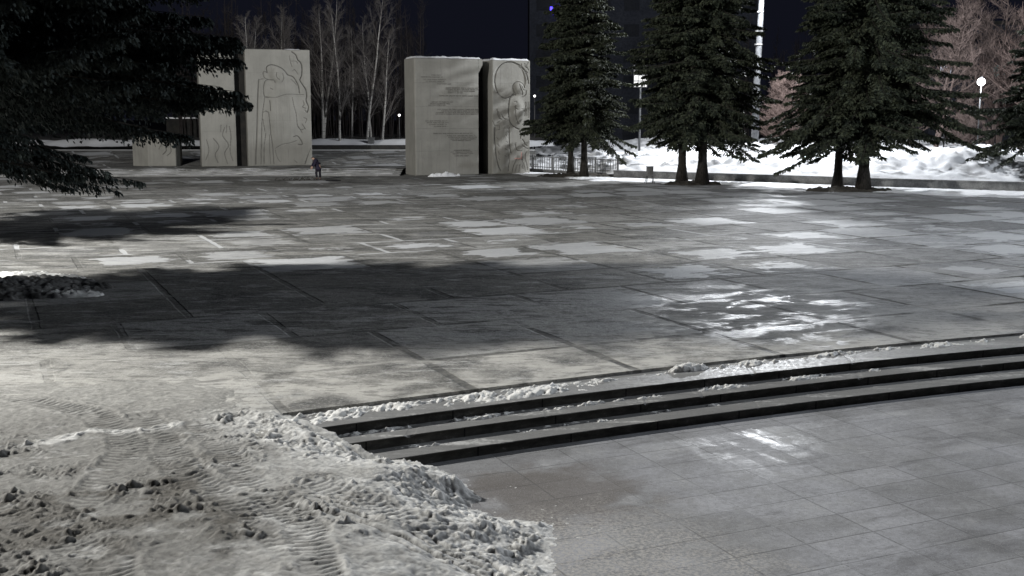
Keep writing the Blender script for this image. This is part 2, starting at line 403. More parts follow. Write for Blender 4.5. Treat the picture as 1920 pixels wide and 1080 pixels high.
def point(name, loc, power, col, r=.5):
    l = bpy.data.lights.new(name, 'POINT'); l.energy = power; l.color = col; l.shadow_soft_size = r
    o = link(bpy.data.objects.new(name, l)); o.location = loc; return o
def spot(name, loc, target, power, col, angle, r=.5, blend=.5):
    l = bpy.data.lights.new(name, 'SPOT'); l.energy = power; l.color = col; l.shadow_soft_size = r
    l.spot_size = rad(angle); l.spot_blend = blend
    o = link(bpy.data.objects.new(name, l)); o.location = loc
    o.rotation_euler = (Vector(target)-Vector(loc)).to_track_quat('-Z', 'Y').to_euler(); return o
point('mast_light_left', (-31, 24.6, 21), 98000, (1, .985, .945), .6)
point('mast_light_right', (34, 30, 15), 28000, (.86, .92, 1), .5)
point('mast_light_back', (18.8, 81.4, 15.0), 36000, (.93, .96, 1), .5)

# ------------------------------------------------------------------ ground
def ledge(x): return 17.40 + .50*x - .00725*x*x
# terrain: one sheet out to the horizon, just under everything else
V = [(-600,-60,-.9),(600,-60,-.9),(600,900,-.06),(-600,900,-.06),(-600,60,-.06),(600,60,-.06),(-600,20,-.9),(600,20,-.9)]
me = mesh_np('terrain', V, [(0,1,7,6),(6,7,5,4),(4,5,2,3)])
tag(obj('terrain', me, M['soil']), kind='structure')
# lower floor
me = mesh_np('lower_floor', [(-14,-2,-.45),(40,-2,-.45),(40,30,-.45),(-14,30,-.45)], [(0,1,2,3)])
tag(obj('lower_floor', me, M['lower']), kind='structure')
# plaza
xs_ = list(np.linspace(-3.3, 34, 90))
mb = MB(); T = .05
mb.v = [(x, ledge(x), T) for x in xs_] + [(x, 96, T) for x in xs_] + [(x, ledge(x), -.004) for x in xs_]
n = len(xs_)
mb.f = [(i, i+1, n+i+1, n+i) for i in range(n-1)] + [(2*n+i, 2*n+i+1, i+1, i) for i in range(n-1)]
b = len(mb.v); mb.v += [(-70, -2, T), (-3.3, -2, T), (-3.3, 96, T), (-70, 96, T), (34, 96, T), (34, ledge(34), T), (80, ledge(34), T), (80, 96, T)]
mb.f += [(b, b+1, b+2, b+3), (b+5, b+6, b+7, b+4)]
plaza = mb.build('plaza', M['plaza']); tag(plaza, kind='structure')
# steps: strip below the ledge and three risers, following the same gentle arc
st = empty('steps', (0, 0, 0)); tag(st, kind='structure')
offs = [(0.0, 0.0), (.90, -.15), (1.40, -.30), (1.95, -.452)]
xs2 = np.linspace(-4.6, 40, 1100)
chip = lambda k, sc=1.0: .010*sc*fbm(xs2*1.7, xs2*0+k*3.3, 5, 140+k) - .03*sc*sstep(.30, .5, fbm(xs2*3.1, xs2*0+k*5.1, 3, 150+k))
for k in range(3):
    a0, z = offs[k][0], -.15*k
    a1 = offs[k+1][0]
    mb = MB()
    mb.v = [(x, ledge(x)-a0+.02, z) for x in xs2] + [(x, ledge(x)-a1-c_*.8, z-.004+c_*.3) for x, c_ in zip(xs2, chip(k))] + [(x, ledge(x)-a1-c_*.3, z-.014+c_) for x, c_ in zip(xs2, chip(k))]
    n = len(xs2)
    mb.f = [(n+i, n+i+1, i+1, i) for i in range(n-1)] + [(2*n+i, 2*n+i+1, n+i+1, n+i) for i in range(n-1)]
    mb.build('tread', M['tread'], st)
    mb = MB()
    mb.v = [(x, ledge(x)-a1+.012, z-.008+min(0, c_)*.6) for x, c_ in zip(xs2, chip(k))] + [(x, ledge(x)-a1+.012, z-.153) for x in xs2]
    mb.f = [(n+i, n+i+1, i+1, i) for i in range(n-1)]
    mb.build('riser', M['riser'], st)

# ------------------------------------------------------------------ trampled, rutted snow in the foreground
def polydist(X, Y, P):
    """signed distance, positive on the left-hand/inside (lower x) side"""
    best = np.full(X.shape, 1e9); sg = np.ones(X.shape)
    for (x0, y0), (x1, y1) in zip(P[:-1], P[1:]):
        dx, dy = x1-x0, y1-y0; L2 = dx*dx+dy*dy
        t = np.clip(((X-x0)*dx + (Y-y0)*dy)/L2, 0, 1)
        d = np.hypot(X-x0-t*dx, Y-y0-t*dy); cr = dx*(Y-y0) - dy*(X-x0)
        upd = d < best; best = np.where(upd, d, best); sg = np.where(upd, np.where(cr < 0, 1, -1), sg)
    return best*sg
def track(X, Y, P, width):
    """along, across coordinates of a polyline track"""
    best = np.full(X.shape, 1e9); al = np.zeros(X.shape); ac = np.zeros(X.shape); acc = 0
    for (x0, y0), (x1, y1) in zip(P[:-1], P[1:]):
        dx, dy = x1-x0, y1-y0; L = math.hypot(dx, dy)
        t = np.clip(((X-x0)*dx + (Y-y0)*dy)/L/L, 0, 1)
        d = np.hypot(X-x0-t*dx, Y-y0-t*dy); cr = (dx*(Y-y0) - dy*(X-x0))/L
        upd = d < best; best = np.where(upd, d, best); al = np.where(upd, acc+t*L, al); ac = np.where(upd, cr, ac); acc += L
    return al, ac, best
bound = [(-3.6,17.6),(-3.35,15.95),(-2.8,15.15),(-2.35,14.8),(-1.8,14.45),(-1.15,14.35),(-.6,14.0),(-.36,13.5),(-.5,13.1),(0,12.75),(.5,12.6),(.62,12.1),(.5,11.5),(.75,10.8),(.7,9.6),(.8,7.5)]
gx = np.arange(-11.0, 1.4, .0165); gy = np.arange(8.4, 19.0, .0165)
X, Y = np.meshgrid(gx, gy)
wx = X + .20*fbm(X*2.2, Y*2.2, 5, 5, .62); wy = Y + .20*fbm(X*2.2+9, Y*2.2, 5, 8, .62)
d = polydist(wx, wy, bound)
lev = sstep(15.0, 13.9, Y)                        # how far the edge has dropped to the lower floor
slopew = 1.0 + 1.6*sstep(13.8, 10.5, Y)
base = .012 + .036*sstep(0, 1.1, d) + .032*sstep(.5, 1.3, d)*sstep(-2.6, -3.2, X) + lev*(-.47)*(1-sstep(0, 1, np.clip(d, 0, 99)/slopew))
big = fbm(X*.55, Y*.55, 3, 21); med = fbm(X*1.7, Y*1.7, 4, 31); fin = fbm(X*9, Y*9, 4, 41)
h = .035*med + .02*big + .010*fin
ridge = np.exp(-((d-.33)/.28)**2) * sstep(12.2, 13.6, Y) * (1-sstep(15.0, 16.0, Y))
ridge2 = np.exp(-((d-.75)/.35)**2) * (1-sstep(12.3, 13.6, Y)) * .45
rough_zone = sstep(.02, .30, fbm(X*.62+3.7, Y*.62+1.2, 3, 77) + .35*np.exp(-(((X+4.3)/2.4)**2+((Y-11.4)/1.7)**2)) - .05)
edge_zone = np.exp(-((d-.6)/.55)**2) * (1-sstep(15.3, 16.4, Y))
cz = np.clip(rough_zone*sstep(15.6, 13.6, Y) + edge_zone*1.0 + .12*sstep(16.8, 15.5, Y), 0, 1)
cz2 = cz*(.55+.45*sstep(-.1, .2, fbm(X*2.6, Y*2.6, 3, 91)))
mud = sstep(.62, .2, np.hypot((X+4.7)/3.6, (Y-11.2)/2.9) + .45*fbm(X*.9, Y*.9, 4, 171))*sstep(-.22, .06, fbm(X*1.5+4, Y*1.9, 4, 177))
cz = np.clip(cz + mud, 0, 1); cz2 = np.clip(cz2 + .9*mud, 0, 1)
streak = np.exp(-((Y - (15.75 + .55*(X+3.2)) - .3*fbm(X*1.5, Y*1.5, 3, 191))/.20)**2)*sstep(-6.6, -5.8, X)*(X < -2.9)*sstep(-.15, .15, fbm(X*2, Y*2, 3, 195))
cz2 = np.clip(cz2 + .5*streak, 0, 1)
c0 = clods(X+.10*med+.05*fin, Y+.10*med, .55, 53, .10, .34, .55)*(1+.5*fin)
c1 = clods(X+.05*fin, Y+.05*fin, .24, 3, .10, .52, .42); c2 = clods(X+.03*fin, Y, .10, 13, .15, .55, .6); c3 = clods(X, Y, .055, 23, .2, .5, .8)
h += .018*streak + .10*ridge*(.6+.9*np.clip(med+.3, 0, 1.5)) + .06*ridge2*(.6+.9*np.clip(med+.2, 0, 1.5))
va = sstep(-.15, .2, fbm(X*1.9+8, Y*1.9, 3, 501)); vb = sstep(-.2, .15, fbm(X*2.3-8, Y*2.3, 3, 507)); c2 = np.maximum(c2*vb, 1.5*va*clods(X, Y, .15, 511, .1, .52, .5)); c3 = c3*(.35+.65*sstep(-.1, .2, fbm(X*3.1, Y*3.1, 3, 517)))
h += cz2*(c1*.19*.62 + c2*.10*1.0) + (.12+.88*cz)*c3*.055*.9 + c0*.5*.30*np.clip(edge_zone*.8+.5*mud, 0, 1)
# wheel ruts with lug prints
tracks = [([(-5.2,15.3),(-4.35,13.75),(-3.85,12.8),(-2.75,11.6),(-1.9,10.2),(-1.5,8.6)], .24, .17),
          ([(-4.3,15.0),(-3.55,13.6),(-3.1,12.6),(-2.2,11.3),(-1.5,9.2)], .20, .15),
          ([(-2.3,12.6),(-1.5,12.0),(-.6,11.2),(.1,10.3),(.4,9)], .22, .16),
          ([(-9.5,13.2),(-6.8,12.5),(-5.2,11.4),(-3.9,10.2),(-3.2,8.6)], .26, .18),
          ([(-8.2,16.9),(-6.0,15.6),(-4.9,14.0),(-4.7,12.0),(-5.3,10.0)], .22, .17)]
dirt = np.zeros_like(X)
for P_, wd, per in tracks:
    al, ac, bd = track(wx*.35+X*.65, wy*.35+Y*.65, P_, wd)
    inside = sstep(wd+.07, wd-.05, bd); rim = np.exp(-((bd-wd-.06)/.06)**2)
    per *= .66; lug = np.sin(2*math.pi*(al/per + np.abs(ac)*2.6) + 1.2*fbm(X*4, Y*4, 2, 7)); lug = sstep(-.3, .6, lug)
    vis = sstep(-.45, -.1, fbm(al*.8, ac*.5+7, 3, int(per*1000)))
    vis = vis*.85*(1-.45*mud)*sstep(-.4, .05, fbm(X*2.1, Y*2.1, 4, 401)); h = h*(1-.55*inside*vis) + inside*vis*(-.016 + .015*lug*(.6+.8*np.clip(fbm(X*3.3, Y*3.3, 3, 701)+.4, 0, 1))*(np.abs(ac) < wd*.92)) + .014*rim*vis*(1+fin)
    dirt += inside*vis*(1-lug)*.3
# long scraped furrows on the lower right
al, ac, bd = track(X, Y, [(-2.2,12.0),(-1.2,11.5),(-.2,10.9),(.5,10.0)], .5)
fur = sstep(.5, .3, bd)*sstep(-.1, .15, fbm(X*1.4, Y*1.4, 2, 99)); h -= fur*.04*sstep(.1, .7, np.sin(ac*40+3*fbm(X*2, Y*2, 2, 55)))
fade = sstep(18.6, 16.3, Y + .9*fbm(X*.8, Y*.8, 4, 61)) * sstep(-11.0, -9.6, X)
Z = np.where(d > 0, base + h*sstep(-.05, .45, d+.05), np.where(Y < 14.25, np.maximum(base + h*.3 + d*.7, -.478 + .9*clods(X, Y, .085, 313, .12, .5, .55)*.085*(fbm(X*2.4, Y*2.4, 3, 321) + np.exp(d/.5)*.9 > .42) + .004*fin), base + h*.3 + d*2.2))
Z = np.where(d > 0, Z*fade + (1-fade)*(T-.03), Z)
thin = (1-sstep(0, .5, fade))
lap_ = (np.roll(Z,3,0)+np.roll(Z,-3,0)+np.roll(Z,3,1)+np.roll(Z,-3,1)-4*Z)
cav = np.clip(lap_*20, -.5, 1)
# colour: grey brown slush on the left, whiter towards the right-hand edge
whit = sstep(-4.4, -.9, X + .9*fbm(X*.9, Y*.9, 3, 71) + .25*(Y-13)*0.6) 
whit = np.clip(whit*.72 + 1.0*edge_zone*(.7+.6*fbm(X*2.5, Y*2.5, 3, 411)) + .9*streak - .9*mud, 0, 1)
patch = sstep(.05, .28, fbm(X*1.1+5, Y*2.4, 4, 81)) * sstep(-.2, .3, fbm(X*5, Y*9, 3, 83))
whit = np.clip(whit*(.75+.5*fbm(X*3, Y*3, 3, 85)) + .30*patch, 0, 1)
ca = np.array([.19,.187,.175]); cb = np.array([.66,.66,.645])
col = ca + (cb-ca)*whit[..., None]
brown = sstep(.0, .35, fbm(X*2.2, Y*2.2, 4, 87)+ .35*cz2 - .15)*(1-.6*whit)
bk = np.clip(.40*brown + .80*mud, 0, .92)*(1-.75*edge_zone); bk = bk[..., None]; col = col*(1-bk) + np.array([.085,.078,.066])*bk
ff = (.75*sstep(14.6, 16.6, Y + .5*med)*(X < -3.0))[..., None]; col = col*(1-ff) + ff*np.array([.30,.296,.278])*(1 + .5*fbm(X*6, Y*9, 4, 601))[..., None]
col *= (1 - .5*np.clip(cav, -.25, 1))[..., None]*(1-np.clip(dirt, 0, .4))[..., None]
ny, nx = X.shape
idx = np.arange(nx*ny).reshape(ny, nx)
keep = (d[:-1, :-1] > np.where(Y[:-1, :-1] < 14.1, -1.6, -.32)) & ((d[:-1, :-1] > -.3) | (Z[:-1, :-1] > -.462) | (Z[1:, 1:] > -.462))
F = np.stack([idx[:-1, :-1], idx[:-1, 1:], idx[1:, 1:], idx[1:, :-1]], -1)[keep]
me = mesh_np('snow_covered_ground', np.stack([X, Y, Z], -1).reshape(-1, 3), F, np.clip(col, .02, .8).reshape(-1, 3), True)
tag(obj('snow_covered_ground', me, M['dirty']), kind='structure')

# crusts of old snow along the ledge and on the treads
def crust(name, x0, x1, off, width, z, amp, seed, thr, label, cs=.075):
    xs = np.arange(x0, x1, .02); ts = np.linspace(-1, 1, 34)
    A, Tt = np.meshgrid(xs, ts)
    yy = ledge(A) - off + Tt*width/2
    nz = fbm(A*1.3, Tt*.7+seed, 3, seed) + .5*fbm(A*7, Tt*2+3, 3, seed+5)
    prof = (1-Tt**2)
    zz = z - .02 + amp*np.clip((nz*1.1 - thr)*prof*2.2, -.4, 1) + amp*.9*clods(A, yy, cs, seed, .2, .5, .7)*prof*(nz > thr-.05)
    zz -= .03*(1-prof)
    n_y, n_x = A.shape; ii = np.arange(n_x*n_y).reshape(n_y, n_x)
    F = np.stack([ii[:-1, :-1], ii[:-1, 1:], ii[1:, 1:], ii[1:, :-1]], -1).reshape(-1, 4)
    o = obj(name, mesh_np(name, np.stack([A, yy, zz], -1).reshape(-1, 3), F, None, True), M['crust'])
    return tag(o, label, 'snow', kind='stuff')
crust('snow_crust', -3.6, 13, .22, .44, 0, .065, 3, .0, 'crumbly white snow lying against the plaza edge above the steps')
crust('snow_crust', -3.2, 1.4, .42, .8, 0, .075, 9, -.18, 'thick crust of snow at the left end above the top step')
crust('snow_crust', -3.0, 6.5, 1.04, .32, -.15, .055, 15, -.02, 'thin snow along the back of the upper step tread')
crust('snow_crust', -3.0, 4.5, 1.53, .26, -.30, .05, 23, .10, 'traces of snow along the back of the middle step tread')

# heap of gritty snow lying on the slabs at the far left, under the tree
def heap(name, cx, cy, rx, ry, hgt, seed, mat, label, cat, z0=T, cell=.16, kind=None, res=.03, rot=0, group=None):
    gx = np.arange(-rx*1.25, rx*1.25, res); gy = np.arange(-ry*1.25, ry*1.25, res); A, B = np.meshgrid(gx, gy)
    r = np.sqrt((A/rx)**2+(B/ry)**2) + .22*fbm(A/rx*2.2+seed, B/ry*2.2, 4, seed)
    zz = hgt*np.where(r < 1, np.sqrt(np.clip(1-r*r, 0, 1)), -.15) * (1+.5*fbm(A/rx*3, B/ry*3+seed, 3, seed+1)) + (r < 1.02)*clods(A, B, cell, seed+2, .2, .55, .8)*cell*.6
    zz = np.where(r > 1.05, -.05, zz)
    n_y, n_x = A.shape; ii = np.arange(n_x*n_y).reshape(n_y, n_x)
    F = np.stack([ii[:-1, :-1], ii[:-1, 1:], ii[1:, 1:], ii[1:, :-1]], -1)
    F = F[(r[:-1, :-1] < 1.15)]
    me = mesh_np(name, np.stack([A, B, zz], -1).reshape(-1, 3), F, None, True)
    o = obj(name, me, mat, None, (cx, cy, z0)); o.rotation_euler.z = rot
    return tag(o, label, cat, group, kind)
heap('snow_heap', -12.6, 27.2, 2.6, 1.7, .2, 5, M['slush'], 'dark ring of dirt and slush on the slabs under the near spruce', 'slush', kind='stuff', cell=.2)
heap('snow_heap', -10.6, 26.3, .9, .35, .10, 6, M['crust'], 'low ragged ridge of grey slush beside the dark ring in the tree shadow', 'slush', kind='stuff', cell=.14)
heap('snow_heap', -13.2, 29.2, 1.9, .45, .12, 8, M['crust'], 'pale snow ridge on the slabs just behind the dark ring', 'snow', kind='stuff', cell=.14)
heap('snow_clod', *PX(1290, 694), .38, .10, .11, 12, M['crust'], 'small grey lump of crumbling snow on the plaza edge above the steps', 'snow', kind='stuff', cell=.07, res=.012, rot=rad(24), z0=.0)

# ------------------------------------------------------------------ relief panels
def stroke_field(W, Hh, strokes, res, sx):
    """depth field from strokes given in panel metres"""
    nx = int(W/res)+1; ny = int(Hh/res)+1
    A, B = np.meshgrid(np.linspace(0, W, nx), np.linspace(0, Hh, ny))
    D = np.zeros_like(A)
    for pts, wd, dp in strokes:
        # smooth with Catmull-Rom
        pp = []
        q = [pts[0]] + list(pts) + [pts[-1]]
        if len(pts) > 2:
            for i in range(1, len(q)-2):
                p0, p1, p2, p3 = [np.array(k, float) for k in q[i-1:i+3]]
                for t in np.linspace(0, 1, 5)[:-1]:
                    pp.append(.5*((2*p1)+(-p0+p2)*t+(2*p0-5*p1+4*p2-p3)*t*t+(-p0+3*p1-3*p2+p3)*t**3))
            pp.append(np.array(pts[-1], float))
        else: pp = [np.array(k, float) for k in pts]
        wd = wd*.8; best = np.full(A.shape, 1e9)
        for a, b_ in zip(pp[:-1], pp[1:]):
            x0, x1 = min(a[0], b_[0])-.3, max(a[0], b_[0])+.3; y0, y1 = min(a[1], b_[1])-.3, max(a[1], b_[1])+.3
            i0, i1 = max(0, int(x0/W*(nx-1))), min(nx, int(x1/W*(nx-1))+2); j0, j1 = max(0, int(y0/Hh*(ny-1))), min(ny, int(y1/Hh*(ny-1))+2)
            if i0 >= i1 or j0 >= j1: continue
            AA = A[j0:j1, i0:i1]; BB = B[j0:j1, i0:i1]; dx, dy = b_-a; L2 = dx*dx+dy*dy+1e-9
            t = np.clip(((AA-a[0])*dx+(BB-a[1])*dy)/L2, 0, 1)
            dd = np.hypot(AA-a[0]-t*dx, BB-a[1]-t*dy)
            best[j0:j1, i0:i1] = np.minimum(best[j0:j1, i0:i1], dd)
        D = np.maximum(D, dp*sstep(wd*.62, wd*.25, best))
    return A, B, D
def relief_panel(name, W, Hh, strokes, parent, x, y, z, mat, rise=None, dark=7.0):
    """local frame: x along the panel, -y faces the viewer; grooves cut inwards"""
    A, B, D = stroke_field(W, Hh, strokes, .03, 1)
    D += .006*fbm(A*3, B*3, 3, 2)
    G0 = D.copy()
    if rise is not None: D = D - 1.7*rise(A, B)
    n_y, n_x = A.shape
    Yl = D.copy()
    Yl[0, :] = .14; Yl[-1, :] = .14; Yl[:, 0] = .14; Yl[:, -1] = .14
    sh = np.clip(1 - dark*1.15*np.clip(G0, 0, 1), .3, 1)  # shade of the carved lines painted into vertex colour; block joints darken too
    ii = np.arange(n_x*n_y).reshape(n_y, n_x)
    F = np.stack([ii[:-1, :-1], ii[:-1, 1:], ii[1:, 1:], ii[1:, :-1]], -1).reshape(-1, 4)
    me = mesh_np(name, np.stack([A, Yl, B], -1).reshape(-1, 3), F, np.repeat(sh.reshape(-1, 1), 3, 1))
    return obj(name, me, mat, parent, (x, y, z))
def white_attr(o):
    me = o.data; a = me.color_attributes.new('Col', 'FLOAT_COLOR', 'POINT')
    a.data.foreach_set('color', np.ones(len(me.vertices)*4, dtype=np.float32)); return o
def snowcap(parent, x0, x1, y0, y1, z, seed, th=.13):
    nx = max(8, int((x1-x0)/.12)); A, B = np.meshgrid(np.linspace(x0, x1, nx), np.linspace(y0, y1, 9))
    e = np.minimum(np.minimum(A-x0, x1-A), np.minimum(B-y0, y1-B))
    Zc = z + th*sstep(-.05, .12, e)*(.65+1.3*np.abs(fbm(A*1.1, B*1.1, 3, seed))) - .03*(e < 1e-4)
    ii = np.arange(A.size).reshape(A.shape)
    F = np.stack([ii[:-1, :-1], ii[:-1, 1:], ii[1:, 1:], ii[1:, :-1]], -1).reshape(-1, 4)
    return obj('snow_cap', mesh_np('snow_cap', np.stack([A, B, Zc], -1).reshape(-1, 3), F, None, True), M['snow'], parent)

# ---- right monument: inscription slab + relief slab with a dark slot between
px0, py0 = PX(780, 330, .05)
R = empty('memorial_stele', (px0, py0, .05), rad(22)); tag(R, 'pale stone stele with inscription rows and a carved figure under a round disc', 'monument')
HR = 8.15
ux = 1/math.cos(rad(22))
WT = 4.72; SL = .72; WR = 2.92          # text face, slot, relief face (metres along the wall)
def text_slab():
    mb = MB()
    mb.box(0, WT, .14, 2.5, 0, HR)
    return white_attr(mb.build('text_slab', M['stone'], R, bevel=.03))
text_slab()
# face of the text slab with block joints
jo = [([(0, HR*k), (WT, HR*k)], .05, .012) for k in (.21, .40, .59, .79)]
jo += [([(WT*.52, 0), (WT*.52, HR)], .03, .006)]
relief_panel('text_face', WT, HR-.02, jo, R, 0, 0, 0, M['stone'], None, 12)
# flared top corner of the text slab over the slot
mb = MB(); mb.prism([(0, 0), (.35, 0), (.35, .01), (0, .01)], 0, 0)
mb = MB()
mb.v = [(WT-.005, .02, HR-1.0), (WT-.005, .02, HR-.03), (WT+.30, .02, HR-.03), (WT+.30, .02, HR-.42), (WT-.005, 1.2, HR-1.0), (WT-.005, 1.2, HR-.03), (WT+.30, 1.2, HR-.03), (WT+.30, 1.2, HR-.42)]
mb.f = [(0,3,2,1), (4,5,6,7), (1,2,6,5), (2,3,7,6), (3,0,4,7), (0,1,5,4)]
white_attr(mb.build('corner_block', M['stone'], R))
mb = MB(); mb.box(WT+.02, WT+SL+.28, 1.9, 2.4, 0, HR-.2); mb.build('recess_back', M['dark'], R)  # near-black colour stands in for the shade deep in the slot
mb = MB(); mb.box(WT+SL+.32, WT+SL+.32+WR, .14, 2.5, 0, HR-.05); white_attr(mb.build('relief_slab', M['stone'], R, bevel=.03))
def zc(x, y): # from the zoomed crop of the photo to panel metres
    return ((x-142)/333*WR, (1-(y-45)/977)*(HR-.06))
rs = lambda pts, w_=.09, d_=.05: ([zc(*p) for p in pts], w_, d_)
rel = [
 rs([(330,330),(300,355),(255,368),(215,350),(185,310),(168,255),(165,200),(180,140),(210,95),(250,68),(305,60),(355,75),(400,100),(430,140),(450,190),(458,240)], .09, .055),
 rs([(395,75),(400,110),(425,130),(450,150)], .07),rs([(425,70),(430,100),(450,110)], .05),rs([(455,60),(440,90),(462,130)], .05),
 rs([(345,330),(330,300),(322,265),(335,240),(360,228),(395,235),(415,255),(425,280)], .08),
 rs([(375,245),(385,280),(405,320),(400,340)], .07),rs([(395,260),(410,290),(430,300)], .06),rs([(345,330),(345,345)], .06),
 rs([(440,300),(432,340),(400,360)], .07),
 rs([(345,338),(310,350),(290,385),(285,440),(284,500),(292,560),(318,600),(350,625),(375,635)], .10, .06),
 rs([(340,430),(338,480),(340,520)], .05),rs([(330,400),(350,395),(352,410)], .05),rs([(335,440),(350,460),(370,462)], .05),rs([(390,455),(412,460)], .05),
 rs([(345,520),(355,560),(375,590)], .05),
 rs([(430,400),(430,460),(428,520)], .05),rs([(445,400),(445,520)], .04),rs([(460,400),(460,540)], .04),
 rs([(378,650),(390,680),(385,720)], .06),rs([(345,755),(345,790),(365,820),(400,822)], .07),
 rs([(290,615),(286,680),(290,760),(300,820),(310,840)], .09),
 rs([(165,620),(162,700),(165,790),(175,870),(190,940),(212,990)], .10, .06),
 rs([(145,560),(160,600),(190,605)], .06),rs([(180,460),(188,500),(205,540),(222,550)], .07),rs([(195,480),(210,530)], .05),rs([(222,505),(240,540),(262,548)], .06),
 rs([(200,600),(200,635),(175,640)], .06),rs([(175,580),(200,570)], .05),
 rs([(175,700),(190,720)], .04),rs([(180,760),(198,785)], .04),rs([(185,820),(200,850)], .04),rs([(190,880),(205,900)], .04),
 rs([(250,680),(262,690)], .04),rs([(255,740),(275,750)], .04),rs([(248,800),(270,815)], .04),rs([(245,860),(262,870)], .04),
 rs([(285,850),(290,900),(285,950),(280,1000)], .07),rs([(350,900),(330,950),(318,1000)], .06),rs([(385,940),(375,1010)], .06),rs([(405,930),(412,980)], .05),
 rs([(440,830),(430,880),(445,940),(452,990)], .06),rs([(395,860),(405,910),(425,960),(430,1000)], .05),
 rs([(405,720),(430,760),(450,780)], .06),rs([(360,940),(345,1000)], .05),rs([(400,765),(440,800),(470,800)], .05),
]
rel += [([(0, (HR)*k), (WR, HR*k)], .04, .008) for k in (.40, .59, .79)] + [([(WR*.5, HR*.72), (WR*.5, HR)], .035, .008)]
cx_, cy_ = zc(290, 215)
def rise_r(A, B):
    r = np.hypot((A-cx_)/1.30, (B-cy_)/1.32); disc = -.03*sstep(1.0, .94, r)
    bx, by = zc(360, 480); tor = .07*np.exp(-(((A-bx)/.45)**2 + ((B-by)/.9)**2)**2)
    hx, hy = zc(375, 280); hd = .08*np.exp(-(((A-hx)/.38)**2 + ((B-hy)/.42)**2)**2)
    sx_, sy_ = zc(225, 780); she = .07*np.exp(-(((A-sx_)/.5)**2 + ((B-sy_)/1.7)**2)**2)
    return disc + tor + hd + she
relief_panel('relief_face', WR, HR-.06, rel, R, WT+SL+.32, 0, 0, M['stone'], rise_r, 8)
mb = MB()
for (a, b_) in (((388, 835), (394, 893)), ((330, 885), (394, 893))):
    (xa, za), (xb, zb) = zc(*a), zc(*b_)
    mb.box(min(xa, xb), max(xa, xb)+.02, -.012-.10, -.008-.09, min(za, zb), max(za, zb)+.02)
mb.build('red_mark', M['redline'], R, loc=(WT+SL+.32, 0, 0))
snowcap(R, -.02, WT+.28, .0, 2.48, HR-.005, 3); snowcap(R, WT+SL+.32, WT+SL+.32+WR, .0, 2.48, HR-.055, 4)
# inscription: incised lines in stanzas
def lx(px): return (px-300)/450*WT
def lz(py): return HR*(1-(py-140)/820)
stanzas = [[(415,480,262),(345,490,276),(360,515,292),(375,500,306),(455,550,323)],
 [(515,745,350),(515,745,361),(530,720,372),(530,640,383),(470,745,405)],
 [(415,560,448),(405,540,460),(390,515,471)],[(455,745,500),(480,745,511),(445,745,522),(440,745,533)],
 [(370,520,580),(380,530,592),(395,520,605),(430,530,619)],[(425,700,668),(520,720,684),(530,740,696),(545,720,708),(560,690,718)],
 [(570,680,787),(545,700,800),(560,700,812),(575,680,827)]]
GL = {0:[(0,0,.2,1),(.8,0,1,1),(.2,.42,.8,.58)], 1:[(0,0,.2,1),(.8,0,1,1),(.2,.84,.8,1)], 2:[(0,0,.2,1),(.2,0,1,.15),(.2,.84,1,1)],
      3:[(.4,0,.6,.84),(0,.84,1,1)], 4:[(0,0,.2,1),(.2,.84,.8,1),(.8,.45,1,1),(.2,.4,.8,.55)], 5:[(0,0,.2,1),(.8,0,1,1),(.2,0,.8,.15),(.2,.85,.8,1)], 6:[(0,0,.2,1),(.2,.84,1,1),(.2,.42,.8,.58),(.2,0,1,.15)]}
for sz in stanzas:
    mb = MB()
    for (a, b_, yy) in sz:
        xx = lx(a); z0 = lz(yy)
        while xx < lx(b_):
            for _ in range(rnd.randint(3, 9)):
                if xx > lx(b_): break
                for (g0, g1, g2, g3) in GL[rnd.randint(0, 6)]:
                    mb.box(xx+g0*.05, xx+g2*.05, -.012, -.004, z0+g1*.075, z0+g3*.075)
                xx += .068
            xx += .05
    mb.build('inscription', M['letter'], R)
